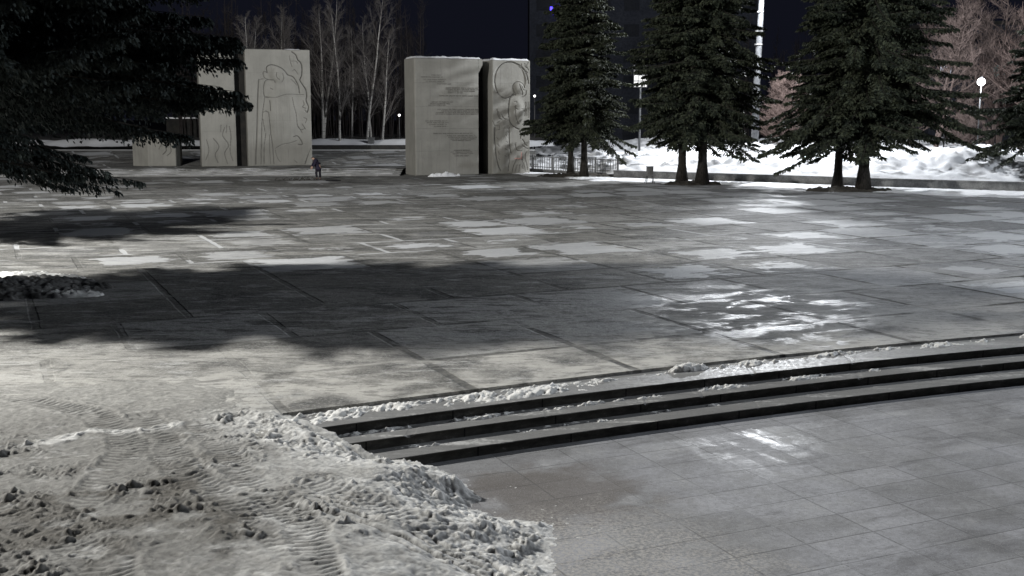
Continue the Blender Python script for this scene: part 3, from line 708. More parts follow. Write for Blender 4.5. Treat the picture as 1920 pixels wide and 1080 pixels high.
# ---- left monument
mz = .42
lx0, ly0 = PX(466, 312, mz)
G = empty('memorial_stele', (lx0, ly0, mz), rad(18)); tag(G, 'tall stone stele with a carved soldier relief, partly hidden by the spruce', 'monument')
HG = 8.75; WG = 4.85
def zl(x, y): return ((x-385)/390*WG, (1-(y-150)/755)*HG)
ls = lambda pts, w_=.09, d_=.05: ([zl(*p) for p in pts], w_, d_)
left = [
 ls([(515,300),(512,265),(540,250),(580,260),(610,278),(628,300),(640,315),(668,325),(685,350),(700,385),(705,430)], .10, .06),
 ls([(515,300),(492,295),(495,330),(520,345),(550,348),(560,365)], .07),ls([(570,300),(568,325),(585,345)], .06),ls([(605,305),(612,335),(600,360)], .06),
 ls([(550,348),(505,350),(490,400),(495,455),(520,460)], .08),ls([(460,345),(495,340)], .06),
 ls([(462,350),(452,480),(445,620),(437,760),(430,890)], .13, .05),ls([(495,460),(480,560),(470,680),(462,890)], .07),
 ls([(525,480),(527,545)], .08, .06),ls([(500,550),(515,560),(520,620),(525,700),(535,780),(540,890)], .08),
 ls([(480,600),(490,680)], .06),ls([(475,560),(500,545)], .05),ls([(495,690),(485,760),(480,890)], .06),ls([(515,700),(518,890)], .05),
 ls([(500,455),(560,460),(620,440),(690,440),(730,440)], .06),ls([(530,400),(545,408)], .06),
 ls([(665,165),(690,185),(700,215),(718,235),(725,275),(720,320),(710,345),(725,375),(745,410),(748,450),(745,480),(758,520),(750,555)], .11, .065),
 ls([(660,225),(690,225),(700,240)], .05),ls([(665,290),(680,280),(700,310)], .05),ls([(650,190),(655,225),(665,260)], .05),
 ls([(725,480),(732,505),(722,520),(740,530)], .07),ls([(735,540),(745,555)], .06),
 ls([(655,340),(675,360),(690,380)], .05),ls([(660,460),(670,520),(680,560),(685,620),(690,650),(710,670),(730,660)], .06),
 ls([(690,645),(715,690)], .07),ls([(715,630),(735,665)], .06),ls([(725,590),(745,600),(735,625)], .05),
 ls([(660,715),(685,710),(705,735),(715,765),(690,765)], .09, .06),ls([(550,790),(590,765),(640,755),(680,740)], .05),
 ls([(550,800),(560,850),(580,880)], .05),ls([(750,830),(740,860),(728,895)], .08, .06),ls([(765,790),(750,830)], .05),ls([(665,870),(680,885)], .05),
 ls([(560,460),(560,700)], .03, .015),ls([(640,460),(640,740)], .03, .015),ls([(600,480),(598,700)], .03, .015),
]
left += [([(0, HG*k), (WG, HG*k)], .04, .010) for k in (.19, .39, .60, .80)]
def rise_l(A, B):
    bx, by = zl(600, 560); t = .07*np.exp(-(((A-bx)/1.05)**2 + ((B-by)/2.6)**2)**3)
    hx, hy = zl(580, 310); return t + .09*np.exp(-(((A-hx)/.6)**2 + ((B-hy)/.55)**2)**2)
mb = MB(); mb.box(0, WG, .14, 2.2, 0, HG); white_attr(mb.build('relief_slab', M['stone'], G, bevel=.03))
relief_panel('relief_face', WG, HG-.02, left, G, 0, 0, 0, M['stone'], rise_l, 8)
snowcap(G, 2.9, 4.2, .0, 2.1, HG-.005, 7, .06)
# rear slab to the left behind the dark slot
mb = MB(); mb.box(-.85, -.03, 1.0, 2.1, 0, HG); mb.build('recess_back', M['dark'], G)  # slot shade put into the colour of this near-black back
mb = MB(); mb.box(-3.4, -.8, .34, 2.3, 0, HG-.1); white_attr(mb.build('rear_slab', M['stone'], G, bevel=.03))
rear = [([(1.9, .2), (1.7, 1.0), (2.0, 1.6), (1.6, 2.3), (1.75, 2.9)], .07, .05), ([(1.2, .3), (1.0, .9), (1.3, 1.5), (.9, 2.1)], .07, .05), ([(.3, .5), (.55, 1.2), (.4, 2.0)], .06, .05),
        ([(2.1, 3.0), (2.2, 2.2), (2.1, 1.2), (2.3, .4)], .06, .05), ([(0, HG*.30), (2.6, HG*.30)], .05, .01), ([(1.5, 3.1), (1.45, 2.6)], .05, .05), ([(1.9, 3.1), (1.85, 2.5)], .05, .05),
        ([(.2, 8.2), (1.0, 7.6), (1.7, 8.1)], .06, .04)]
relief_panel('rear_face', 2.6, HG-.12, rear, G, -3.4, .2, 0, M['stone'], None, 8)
snowcap(G, -1.9, -.85, .3, 2.2, HG-.1, 8, .06)
# low block on the far left of the podium
bx, by = PX(277, 312, mz)
Bk = empty('stone_block', (bx, by, mz), rad(2)); tag(Bk, 'low squared stone block with a carved front, left of the tall stele under the branches', 'monument')
mb = MB(); mb.prism([(0, .14), (2.15, .14), (2.15, 1.9), (-1.35, 1.9), (-1.35, .9)], 0, 2.3); white_attr(mb.build('block_body', M['stone'], Bk, bevel=.02))
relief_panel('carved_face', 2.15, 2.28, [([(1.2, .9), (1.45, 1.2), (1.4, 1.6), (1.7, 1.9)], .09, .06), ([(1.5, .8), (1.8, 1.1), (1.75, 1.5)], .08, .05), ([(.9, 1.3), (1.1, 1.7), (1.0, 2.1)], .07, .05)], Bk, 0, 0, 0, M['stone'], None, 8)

# ---- podium with low steps in front of the left monument, reaching the right one
mb = MB()
pod = empty('podium', (0, 0, 0)); tag(pod, kind='structure')
xa, xb = -60, -7.9
for i, (yo, z) in enumerate(((0, .17), (.75, .25), (1.5, .335), (2.3, .42))):
    mb = MB(); y0 = 79.0+yo; sl = .055
    b = 0; mb.v = [(xa, y0+sl*(xa+8), z), (xb, y0, z), (xb, 130, z), (xa, 130, z), (xa, y0+sl*(xa+8), -.05), (xb, y0, -.05), (xb, 130, -.05)]
    mb.f = [(0,1,2,3), (4,5,1,0), (5,6,2,1)]
    mb.build('podium_step', M['tread'] if i < 3 else M['plaza'], pod)
# snow dusting along the podium steps
for i, (yo, z) in enumerate(((.35, .17), (1.1, .25), (1.95, .335), (2.75, .42))):
    A, B = np.meshgrid(np.arange(-45, -8.3, .12), np.linspace(-.28, .28, 7))
    yy = 79.0+yo+.055*(A+8)+B
    zz = z + .07*(fbm(A*.5+i*9, B*2, 4, 33+i)*1.6 + .35)*(1-(B/.28)**2) - .012
    ii = np.arange(A.size).reshape(A.shape); F = np.stack([ii[:-1, :-1], ii[:-1, 1:], ii[1:, 1:], ii[1:, :-1]], -1).reshape(-1, 4)
    tag(obj('snow_strip', mesh_np('snow_strip', np.stack([A, yy, zz], -1).reshape(-1, 3), F, None, True), M['snow']), ['thin band of snow on the lowest podium step', 'thin band of snow on the second podium step', 'thin band of snow on the third podium step', 'thin band of snow on the podium floor edge'][i], 'snow', kind='stuff')
# terrace rising behind, with a dark low wall and a snow strip before the birches
mb = MB(); mb.v = [(-60, 86.5, .424), (2, 86.5, .424), (2, 97, 1.25), (-60, 97, 1.25)]; mb.f = [(0,1,2,3)]
tag(mb.build('terrace', M['plaza']), kind='structure')
mb = MB(); mb.v = [(-60, 97, 1.24), (2, 97, 1.24), (2, 99, 1.28), (-60, 99, 1.28)]; mb.f = [(0,1,2,3)]
W1 = MB().box(-24, 1.5, 99, 99.35, 1.0, 1.66).build('wall_body', M['dark'], None)
W1.name = 'low_dark_wall'; tag(W1, 'long low dark wall at the back of the terrace in front of the birches', 'wall')
tag(mb.build('terrace_path', M['crust']), kind='structure')
A, B = np.meshgrid(np.arange(-60, 4, .25), np.arange(99.4, 135, .5))
zz = 1.66 + .50*sstep(99.4, 102.5, B) + .25*fbm(A*.3, B*.2, 4, 44) - .1
ii = np.arange(A.size).reshape(A.shape); F = np.stack([ii[:-1, :-1], ii[:-1, 1:], ii[1:, 1:], ii[1:, :-1]], -1).reshape(-1, 4)
c = np.where((B < 103)[..., None], np.array([.75,.76,.78]), np.array([.05,.048,.045]))
tag(obj('wood_ground', mesh_np('wood_ground', np.stack([A, B, zz], -1).reshape(-1, 3), F, c.reshape(-1, 3), True), M['dirty']), kind='structure')
ub = MB().box(-.28, .28, -.2, .2, 0, .62).box(-.32, .32, -.24, .24, .62, .68)
o = ub.build('utility_box', M['gmetal'], None, bevel=.02, loc=(PX(697, 266, 1.8)[0]*.9, 101.0, 1.62)); o.location.x = -12.6
tag(o, 'small grey metal box standing among the birch trunks', 'box')

# ------------------------------------------------------------------ right side: snow strip, low wall, snow banks, fence
wl = [(7.0, 76.6), (16.9, 70.6), (21.6, 67.0), (29.0, 62.8), (48, 52.5)]
def off_line(P, o):
    out = []
    for i, p in enumerate(P):
        a = P[max(i-1, 0)]; b_ = P[min(i+1, len(P)-1)]; dx, dy = b_[0]-a[0], b_[1]-a[1]; L = math.hypot(dx, dy)
        out.append((p[0]+dy/L*o, p[1]-dx/L*o))
    return out
W = empty('low_wall', (0, 0, 0)); tag(W, 'long low grey concrete wall holding back the bright snow bank', 'wall')
A_ = off_line(wl, .18); B_ = off_line(wl, -.18)
mb = MB(); mb.prism([(x, y) for x, y in B_] + [(x, y) for x, y in reversed(A_)][::1], 0, .48)
mb.build('wall_body', M['wall'], W)
A2 = off_line(wl, -.24); B2 = off_line(wl, .24)
mb = MB(); mb.prism([(x, y) for x, y in A2] + [(x, y) for x, y in reversed(B2)], .48, .56); mb.build('coping', M['wall'], W)
def line_pt(P, t):
    seg = [math.hypot(b[0]-a[0], b[1]-a[1]) for a, b in zip(P[:-1], P[1:])]; d = t*sum(seg)
    for (a, b), L in zip(zip(P[:-1], P[1:]), seg):
        if d <= L: return (a[0]+(b[0]-a[0])*d/L, a[1]+(b[1]-a[1])*d/L)
        d -= L
    return P[-1]
# snow strip on the plaza in front of the wall
path_ = [(-2.0, 86.0), (4.0, 81.5)] + wl
N = 260; rows = 14
V = []
for j in range(rows):
    for i in range(N):
        t = i/(N-1); x, y = line_pt(path_, t)
        wdt = 3.4 + 1.6*float(fbm(np.array([t*14.0]), np.array([2.2]), 4, 12)[0])*1.6
        if 4.0 < x < 21: wdt += .6
        wdt += 2.6*min(1, max(0, (x-15)/8))
        k = j/(rows-1)*wdt
        nrm = (-.5, -.866)
        zz = T + .05*math.sin(math.pi*min(1, (rows-1-j)/(rows-1)*1.0)) if j < rows-1 else T-.02
        V.append((x+nrm[0]*k+.25, y+nrm[1]*k+.3, zz + .03*float(rnd.random())))
V = np.array(V); ii = np.arange(N*rows).reshape(rows, N)
F = np.stack([ii[:-1, :-1], ii[1:, :-1], ii[1:, 1:], ii[:-1, 1:]], -1).reshape(-1, 4)
tag(obj('snow_verge', mesh_np('snow_verge', V, F, None, True), M['snow']), kind='structure')
# snow banks behind
A, B = np.meshgrid(np.arange(-2, 62, .14), np.arange(0, 45, .16))
wy_ = np.interp(A, [-2, 0, 4]+[p[0] for p in wl]+[62], [92, 90, 86]+[p[1]+.45 for p in wl]+[45.5])
Yw = wy_ + B
prof = sstep(0, 1.2, B)*.35 + sstep(.8, 4.5, B)*1.35*(.75+.9*fbm(A*.16, B*.1, 3, 19)) - sstep(7, 14, B)*.2
prof *= (.45+.55*sstep(3, 10, A))*.9; bl = clods(A, B, 1.6, 64, .15, .5, .6)*1.1 + clods(A, B, .7, 66, .15, .5, .6)*.6
zz = .40*(.4+.6*sstep(5, 8, A)) + prof + .65*np.abs(fbm(A*.6, B*.6, 5, 29))*sstep(.3, 2, B) + .10*clods(A, B, .9, 4, .2, .5, .6)*sstep(.6, 2, B)*np.exp(-((B-3)/3)**2)*2
zz = zz + bl*sstep(.6, 2, B)*(.25+.75*np.exp(-((B-4)/4)**2))*.6*(.4+.6*sstep(3, 9, A)); zz = np.maximum(zz - .55*np.exp(-((A-1)/4)**2), .08)
wh = np.clip(.80 - .12*fbm(A*1.2, B*1.2, 4, 401) - .5*sstep(.05, .28, fbm(A*.8, B*1.6, 4, 39))*np.exp(-((B-1.6)/1.3)**2), 0, 1)
cs = np.stack([wh*.90, wh*.91, wh*.93], -1)
ii = np.arange(A.size).reshape(A.shape); F = np.stack([ii[:-1, :-1], ii[:-1, 1:], ii[1:, 1:], ii[1:, :-1]], -1).reshape(-1, 4)
tag(obj('snow_bank', mesh_np('snow_bank', np.stack([A, Yw, zz], -1).reshape(-1, 3), F, cs.reshape(-1, 3), True), M['dirty']), kind='structure')

# railing on the left of the wall, behind the first spruces
fence_pts = [(0.2, 86.8), (7.4, 77.6)]
(fx0, fy0), (fx1, fy1) = fence_pts; FL = math.hypot(fx1-fx0, fy1-fy0); fa = math.atan2(fy1-fy0, fx1-fx0)
Fn = empty('railing_fence', (fx0, fy0, .05), fa); tag(Fn, 'dark metal railing fence between the inscribed stele and the low wall', 'fence')
MB().box(0, FL, -.10, .10, 0, .22).build('plinth', M['wall'], Fn)
for z in (.36, 1.12): MB().box(0, FL, -.025, .025, z, z+.05).build('rail', M['gmetal'], Fn)
nb = 44
pk = None
for i in range(nb):
    x = (i+.5)/nb*FL
    if pk is None:
        pk = MB().box(-.018, .018, -.018, .018, .22, 1.16).build('picket', M['gmetal'], Fn, loc=(x, .045, 0))
    else:
        c_ = pk.copy(); C.objects.link(c_); c_.parent = Fn; c_.location = (x, .045, 0)
for i in range(6):
    MB().box(-.05, .05, -.05, .05, 0, 1.28).build('post', M['gmetal'], Fn, loc=(min(max(i/5*FL, .06), FL-.06), -.085, 0))

# litter bin on legs
bxx, byy = PX(1218, 345, .05)
L_ = empty('litter_bin', (bxx, byy, .08), rad(10)); tag(L_, 'small dark litter bin on thin splayed legs, standing on the snow between the spruces', 'bin')
MB().box(-.19, .19, -.15, .15, .46, 1.02).build('bin_body', M['gmetal'], L_, bevel=.03)
MB().box(-.21, .21, -.17, .17, 1.02, 1.06).build('bin_rim', M['dmetal'], L_)
for sx in (-1, 1):
    for sy in (-1, 1):
        MB().tube([(sx*.15, sy*.10, .5), (sx*.27, sy*.17, 0)], .022, 6).build('leg', M['dmetal'], L_)

# ------------------------------------------------------------------ spruces
def spruce_meshes(H, Rm, zb, seed, dens=1.0, fine=1.0, shape=.85, droop=.28, hang=1.0, aniso=None, wh=.30, nb=(5, 8), var=(.5, 1.15), tuft=1.0, wob=1):
    rs_ = np.random.RandomState(seed)
    mbt = MB()
    zs = np.linspace(-.15, H, 16); lean = rs_.uniform(-.15, .15, 2)
    r0 = .012*H + .04
    pts = [(lean[0]*(max(z, 0)/H)**1.5*2, lean[1]*(max(z, 0)/H)**1.5*2, z) for z in zs]
    rr = [(r0*(1-z/H*.95) + (r0*.7*math.exp(-max(z, 0)/.35))) for z in zs]
    mbt.tube(pts, rr, 10)
    mbl = MB(); Vs = []
    nwh = int((H-zb)/wh*dens**.5)
    for i in range(nwh):
        f = i/nwh; z0w = zb + (H-zb)*f
        Lm = Rm*((1-f)**shape)*(.84+.16*min(1, f/.08)) + .12
        nb_ = int(rs_.randint(*nb))
        a0 = rs_.uniform(0, 6.28)
        for k in range(nb_):
            a = a0 + 2*math.pi*k/nb_ + rs_.uniform(-.3, .3)
            L = Lm*rs_.uniform(*var)*(1+wob*(.15*math.sin(a*2+z0w*.9+seed)+.12*math.sin(a*3-z0w*1.7)))
            if aniso: L *= aniso(a)
            dr = droop*rs_.uniform(.2, 2.1)*(1.15-f); z = z0w + rs_.uniform(-.45, .45)*(1-.5*f)
            ts = np.linspace(0, 1, 7)
            rad_ = L*ts; zz = z + .10*L*ts - dr*L*1.5*ts**1.4 + .22*dr*L*ts**4*1.6
            bend = rs_.uniform(-.25, .25)
            xs = pts[0][0] + np.cos(a+bend*ts)*rad_ + lean[0]*(z/H)**1.5*2; ys = np.sin(a+bend*ts)*rad_ + lean[1]*(z/H)**1.5*2
            P3 = np.stack([xs, ys, zz], 1)
            mbl.tube([tuple(p) for p in P3], [.012*L*(1-t)+.006 for t in ts], 4, False)
            # lateral sprays
            nt_ = int(max(10, L*17*fine*dens))
            tt = rs_.uniform(.10, 1.0, nt_)**.8
            base = np.stack([np.interp(tt, ts, P3[:, j]) for j in range(3)], 1)
            side = np.where(rs_.rand(nt_) < .5, 1, -1)
            ang = a + bend*tt + side*rs_.uniform(.5, 1.25, nt_)
            ll = (.16 + .30*L*(1-tt)*.62 + .10)*rs_.uniform(.6, 1.2, nt_)
            ll = np.minimum(ll, 1.25)
            dn = rs_.uniform(.15, .75, nt_)*hang
            dirs = np.stack([np.cos(ang), np.sin(ang), -dn], 1); dirs /= np.linalg.norm(dirs, axis=1)[:, None]
            # every spray: several narrow tufts along it, hanging
            nq = 5 if fine <= 1 else 7
            for q in range(nq):
                s0 = (q+rs_.uniform(0, .6, nt_))/nq
                o0 = base + dirs*(ll*s0)[:, None]; o0[:, 2] -= .12*hang*ll*s0**2
                tl = rs_.uniform(.13, .30, nt_)*(1.15-.4*s0)*(1.0 if fine <= 1 else .62)
                az = ang + rs_.uniform(-1.0, 1.0, nt_)
                td = np.stack([np.cos(az)*.8, np.sin(az)*.8, -rs_.uniform(.15, 1.3, nt_)*hang], 1); td /= np.linalg.norm(td, axis=1)[:, None]
                wv = np.cross(td, np.stack([rs_.uniform(-1, 1, nt_), rs_.uniform(-1, 1, nt_), rs_.uniform(-.4, 1, nt_)], 1)); wv /= (np.linalg.norm(wv, axis=1)[:, None]+1e-6)
                wd = rs_.uniform(.026, .052, nt_)*(1.0 if fine <= 1 else .62)*tuft
                e = o0 + td*tl[:, None]; mm = o0 + td*(tl*.4)[:, None]
                Vs.append(np.stack([o0, mm + wv*wd[:, None], e, mm - wv*wd[:, None]], 1).reshape(-1, 3))
    Vn = np.concatenate(Vs); F = np.arange(len(Vn)).reshape(-1, 4)
    return mbt, mbl, Vn, F
def spruce(loc, H, Rm, zb, seed, label, group, mat='needles', rz=0, **kw):
    t = empty('spruce_tree', loc, rz); tag(t, label, 'tree', group)
    a, b_, Vn, F = spruce_meshes(H, Rm, zb, seed, **kw)
    a.build('trunk', M['bark'], t, smooth=True); b_.build('limbs', M['bark'], t)
    obj('crown', mesh_np('crown', Vn, F), M[mat], t)
    return t
GS = 'spruces along the edge of the plaza'
def sp(px, py, *a, **k):
    x, y = PX(px, py, .1); return spruce((x, y, .06), *a, **k)
sp(1070, 328, 14.5, 2.5, 3.3, 11, 'thinner left spruce of the pair beside the inscribed stele', GS, shape=.62, dens=1.55, wh=.26, nb=(6, 9), tuft=1.1)
sp(1095, 331, 16.0, 3.5, 3.4, 12, 'thicker right spruce of the pair beside the inscribed stele', GS, shape=.62, dens=1.55, wh=.26, nb=(6, 9), tuft=1.1)
sp(1278, 342, 19.5, 3.0, 3.6, 13, 'left spruce of the middle pair, just right of the litter bin', GS, shape=.6, dens=1.55, wh=.26, nb=(6, 9), tuft=1.1)
sp(1316, 345, 22.0, 4.3, 3.5, 14, 'right spruce of the middle pair, beside the tall mast', GS, shape=.6, dens=1.55, wh=.26, nb=(6, 9), tuft=1.1)
sp(1570, 352, 17, 3.4, 3.5, 15, 'shorter left spruce of the right-hand pair standing on bare soil', GS, shape=.62, dens=1.55, wh=.26, nb=(6, 9), tuft=1.1)
sp(1618, 357, 22.0, 5.2, 3.6, 16, 'taller wide spruce of the right-hand pair standing on bare soil', GS, shape=.6, dens=1.55, wh=.26, nb=(6, 9), tuft=1.1)
sp(1950, 352, 10.8, 3.9, 3.2, 17, 'dense spruce cut by the right edge of the view', GS, shape=.8, dens=1.55, wh=.26, nb=(6, 9), tuft=1.1)
# near trees on the left
def an(a): return 1.0 + .10*math.cos(a) - .32*abs(math.sin(a))
spruce((-12.9, 25.7, .05), 11.2, 7.1, 5.0, 21, 'huge dark near spruce with hanging branches filling the upper left', 'big spruces on the left', 'needles2', dens=1.3, fine=1.9, shape=.33, droop=.13, hang=1.7, wh=.14, nb=(9, 13), var=(.72, 1.0), tuft=1.35, wob=0, aniso=an)
spruce((-20.8, 38.5, .05), 9.4, 6.0, 3.3, 22, 'second dark spruce standing farther back at the left edge', 'big spruces on the left', 'needles2', dens=1.3, fine=1.0, shape=.5, droop=.2, hang=1.5, wh=.2, nb=(8, 11))
# bare soil around the trunks
for (px, py, rx, ry, s_) in ((1080, 331, 2.6, 1.1, 31), (1298, 346, 1.7, .8, 32), (1592, 358, 2.4, 1.0, 33), (1950, 356, 2, 1, 34)):
    x, y = PX(px, py, .05)
    heap('soil_mound', x, y, rx, ry, .2, s_, M['soil'], {31:'bare dark soil mound under the spruces beside the stele', 32:'bare dark soil under the middle pair of spruces', 33:'lumpy bare soil under the right-hand pair of spruces', 34:'bare soil under the spruce at the right edge'}[s_], 'soil', kind='stuff', cell=.35, res=.08)

# ------------------------------------------------------------------ bare trees
def bare_meshes(H, seed, spread=.35, n1=14, n2=6, n3=4, r0=None, up=.9, low=.25, forks=1, tw=.006, curve=.25):
    rg = random.Random(seed); tr = MB(); br = MB()
    r0 = r0 or H*.011
    def path(p, d, L, n, wob, lift):
        out = [Vector(p)]; d = Vector(d).normalized()
        for i in range(n):
            d = (d + Vector((rg.uniform(-wob, wob), rg.uniform(-wob, wob), rg.uniform(-wob, wob)*.4+lift))).normalized()
            out.append(out[-1] + d*L/n)
        return out
    stems = []
    for k in range(forks):
        a = rg.uniform(0, 6.28); dd = (math.cos(a)*.16*(forks > 1)+rg.uniform(-.05, .05), math.sin(a)*.16*(forks > 1)+rg.uniform(-.05, .05), 1)
        s0 = path((rg.uniform(-.1, .1)*(forks > 1), rg.uniform(-.1, .1)*(forks > 1), -.2), dd, H*rg.uniform(.85, 1), 10, .055, .02)
        tr.tube(s0, [r0*(1-.93*i/10)+.004 for i in range(11)], 7); stems.append(s0)
    for s0 in stems:
        for i in range(n1):
            t = low + (1-low)*(i+rg.random())/n1; t = min(t, .97); j = int(t*10); f = t*10-j
            p = s0[j].lerp(s0[j+1], f); a = rg.uniform(0, 6.28)
            L = H*spread*(1.05-t)**.7*rg.uniform(.6, 1.15)
            b1 = path(p, (math.cos(a), math.sin(a), up), L, 6, .16, .05*curve*4)
            rb = r0*(1-t)*.42 + tw*1.2
            br.tube(b1, [rb*(1-.85*q/6)+tw*.6 for q in range(7)], 4, False)
            for k in range(n2):
                t2 = (k+.3+rg.random()*.7)/n2*.95; j2 = min(5, int(t2*6)); p2 = b1[j2].lerp(b1[j2+1], t2*6-j2)
                dv = (b1[j2+1]-b1[j2]).normalized() + Vector((rg.uniform(-.9, .9), rg.uniform(-.9, .9), rg.uniform(-.3, .7)))
                b2 = path(p2, dv, L*.5*(1.1-t2)*rg.uniform(.6, 1.2)+.12, 4, .2, .04)
                br.tube(b2, [tw*1.3, tw*1.15, tw, tw*.8, tw*.5], 3, False)
                for m_ in range(n3):
                    j3 = rg.randint(1, 3); p3 = b2[j3]
                    dv = (b2[j3+1]-b2[j3]).normalized() + Vector((rg.uniform(-1, 1), rg.uniform(-1, 1), rg.uniform(-.5, .7)))
                    L3 = L*.2*rg.uniform(.5, 1.2)+.1
                    b3 = [p3, p3+dv.normalized()*L3*.5, p3+dv.normalized()*L3+Vector((0, 0, rg.uniform(-.1, .1)*L3))]
                    br.tube(b3, [tw*.9, tw*.75, tw*.5], 3, False)
    return tr, br
def bare(loc, H, seed, label, group, tm, bm_, name='birch_tree', cat='tree', **k):
    t = empty(name, loc); tag(t, label, cat, group); a, b_ = bare_meshes(H, seed, **k)
    a.build('trunk', tm, t, smooth=True); b_.build('crown', bm_, t); return t
GB = 'birches behind the monument'
bl = [(602, 3, 14.0, 'first pale birch right of the soldier stele, forking low', 2, .19), (634, 0, 12.5, 'slim straight birch second from the soldier stele', 1, .15),
      (657, 2, 10.5, 'thin darker birch between the slim one and the bright forked one', 1, .13), (684, 1, 14.5, 'brightest tall birch in the middle of the gap between the steles', 1, .17),
      (692, 4, 12.5, 'leaning birch right beside the brightest one', 1, .14), (712, 1, 11.5, 'birch with a curving stem nearest the inscribed stele', 1, .15)]
for i, (px, dy, H, lab, fk, r0) in enumerate(bl):
    yb = 101.5+dy; bare(((px-960)/2100*yb*1.0+.3, yb, 1.65), H, 200+i, lab, GB, M['birch'], M['twig'], spread=.40, n1=17, n2=9, n3=6, up=1.5, low=.16, forks=fk, r0=r0*.85, tw=.009)
bare((-23.3, 102, 1.6), 12.5, 220, 'bare birch crown showing above the left part of the soldier stele', GB, M['birch'], M['twig'], spread=.36, n1=26, n2=8, n3=5, up=1.3, low=.3, forks=2, r0=.13, tw=.010)
bare((-20.4, 103, 1.6), 13.2, 221, 'bare birch crown showing above the right part of the soldier stele', GB, M['birch'], M['twig'], spread=.36, n1=26, n2=8, n3=5, up=1.3, low=.3, forks=2, r0=.13, tw=.010)
# reddish lit bare trees on the right
GR = 'reddish bare trees on the right'
def rt(px, y, H, seed, lab, m1='brown', z=1.3, **k):
    bare(((px-960)/2100*y, y, z), H, seed, lab, GR, M[m1], M[m1], name='bare_tree', **k)
rt(1478, 92, 6.8, 301, 'low rounded reddish bare tree seen between the mast and the right-hand spruces', spread=.5, n1=34, n2=9, n3=7, up=.7, low=.12, forks=3, tw=.012, r0=.10)
rt(1450, 96, 6.2, 302, 'small reddish bare tree directly behind the base of the mast', spread=.5, n1=26, n2=8, n3=6, up=.7, low=.12, forks=3, tw=.012, r0=.09)
rt(1745, 90, 12.5, 303, 'tall dim bare tree with drooping twigs rising behind the wide spruce', 'brown_dim', spread=.42, n1=26, n2=8, n3=5, up=.5, low=.2, forks=2, tw=.012, r0=.17)
rt(1865, 100, 9.0, 304, 'reddish bare tree behind the bright street lamp', spread=.5, n1=30, n2=9, n3=6, up=.6, low=.15, forks=3, tw=.014, r0=.15)
rt(1905, 88, 13.5, 305, 'tall pale branched tree at the upper right corner', spread=.42, n1=26, n2=8, n3=5, up=.6, low=.25, forks=2, tw=.013, r0=.2)
rt(1805, 88, 4.2, 306, 'low reddish shrub tree left of the spruce at the right edge', 'brown_dim', spread=.6, n1=26, n2=9, n3=6, up=.6, low=.1, forks=3, tw=.011, r0=.07)
rt(1850, 94, 15.5, 308, 'tallest dim bare tree rising out of view above the street lamp', 'brown_dim', spread=.45, n1=34, n2=9, n3=6, up=.45, low=.3, forks=2, tw=.013, r0=.2)
rt(1775, 102, 15.0, 309, 'dim bare tree with wide crown above the lit windows', 'brown_dim', spread=.5, n1=34, n2=9, n3=6, up=.45, low=.35, forks=2, tw=.013, r0=.2)
rt(1700, 98, 8.0, 307, 'dim bare tree half hidden behind the wide spruce', 'brown_dim', spread=.5, n1=24, n2=8, n3=5, up=.5, low=.15, forks=2, tw=.012, r0=.12)
# far wood, one dark mass of trunks and twigs
rg = random.Random(5); mbw = MB()
for i in range(420):
    y = rg.uniform(108, 150); x = rg.uniform(-.30, -.08)*y
    if i >= 300: x = rg.uniform(.16, .48)*y; y += 20
    H = rg.uniform(9, 16); r = rg.uniform(.05, .12)
    p0 = Vector((x, y, 1)); top = Vector((x+rg.uniform(-.8, .8), y, 1+H))
    mbw.tube([p0, p0.lerp(top, .5)+Vector((rg.uniform(-.2, .2), 0, 0)), top], [r, r*.6, .015], 5, False)
    for k in range(16):
        t = rg.uniform(.2, .98); p = p0.lerp(top, t); a = rg.choice((-1, 1)); L = rg.uniform(.8, 3)*(1.15-t)
        e = p+Vector((a*L*.6, rg.uniform(-.5, .5), L)); mid = p.lerp(e, .5)+Vector((a*.1, 0, -.1))
        mbw.tube([p, mid, e], [.03, .022, .01], 3, False)
        for q in range(3):
            s_ = p.lerp(e, rg.uniform(.2, .9)); mbw.tube([s_, s_+Vector((rg.uniform(-.7, .7), 0, rg.uniform(.2, .9)))], [.016, .008], 3, False)
tag(mbw.build('far_wood', M['wood']), 'dark leafless wood standing far behind the monument and the lamps', 'wood', kind='stuff')

# ------------------------------------------------------------------ mast, lamps, buildings
mx_, my_ = 18.6, 86.5
Ms = empty('floodlight_mast', (mx_, my_, .9)); tag(Ms, 'tall pale metal mast rising between the spruces out of the top of the view', 'mast')
MB().tube([(0, 0, -.6), (0, 0, 6), (.12, 0, 10.5), (.2, 0, 13.9)], [.30, .26, .22, .16], 14).build('pole', M['metal'], Ms, smooth=True)
for z in (8.6, 9.6, 11.0): MB().tube([(0.04, 0, z), (0.04, 0, z+.10)], [.30, .30], 14).build('collar', M['gmetal'], Ms)
MB().box(-1.3, 1.7, -.06, .06, 13.9, 14.05).build('crossbar', M['gmetal'], Ms)
for x in (-1.0, .2, 1.4): MB().box(x-.25, x+.25, -.35, .05, 13.55, 13.88).build('floodlight', M['gmetal'], Ms)
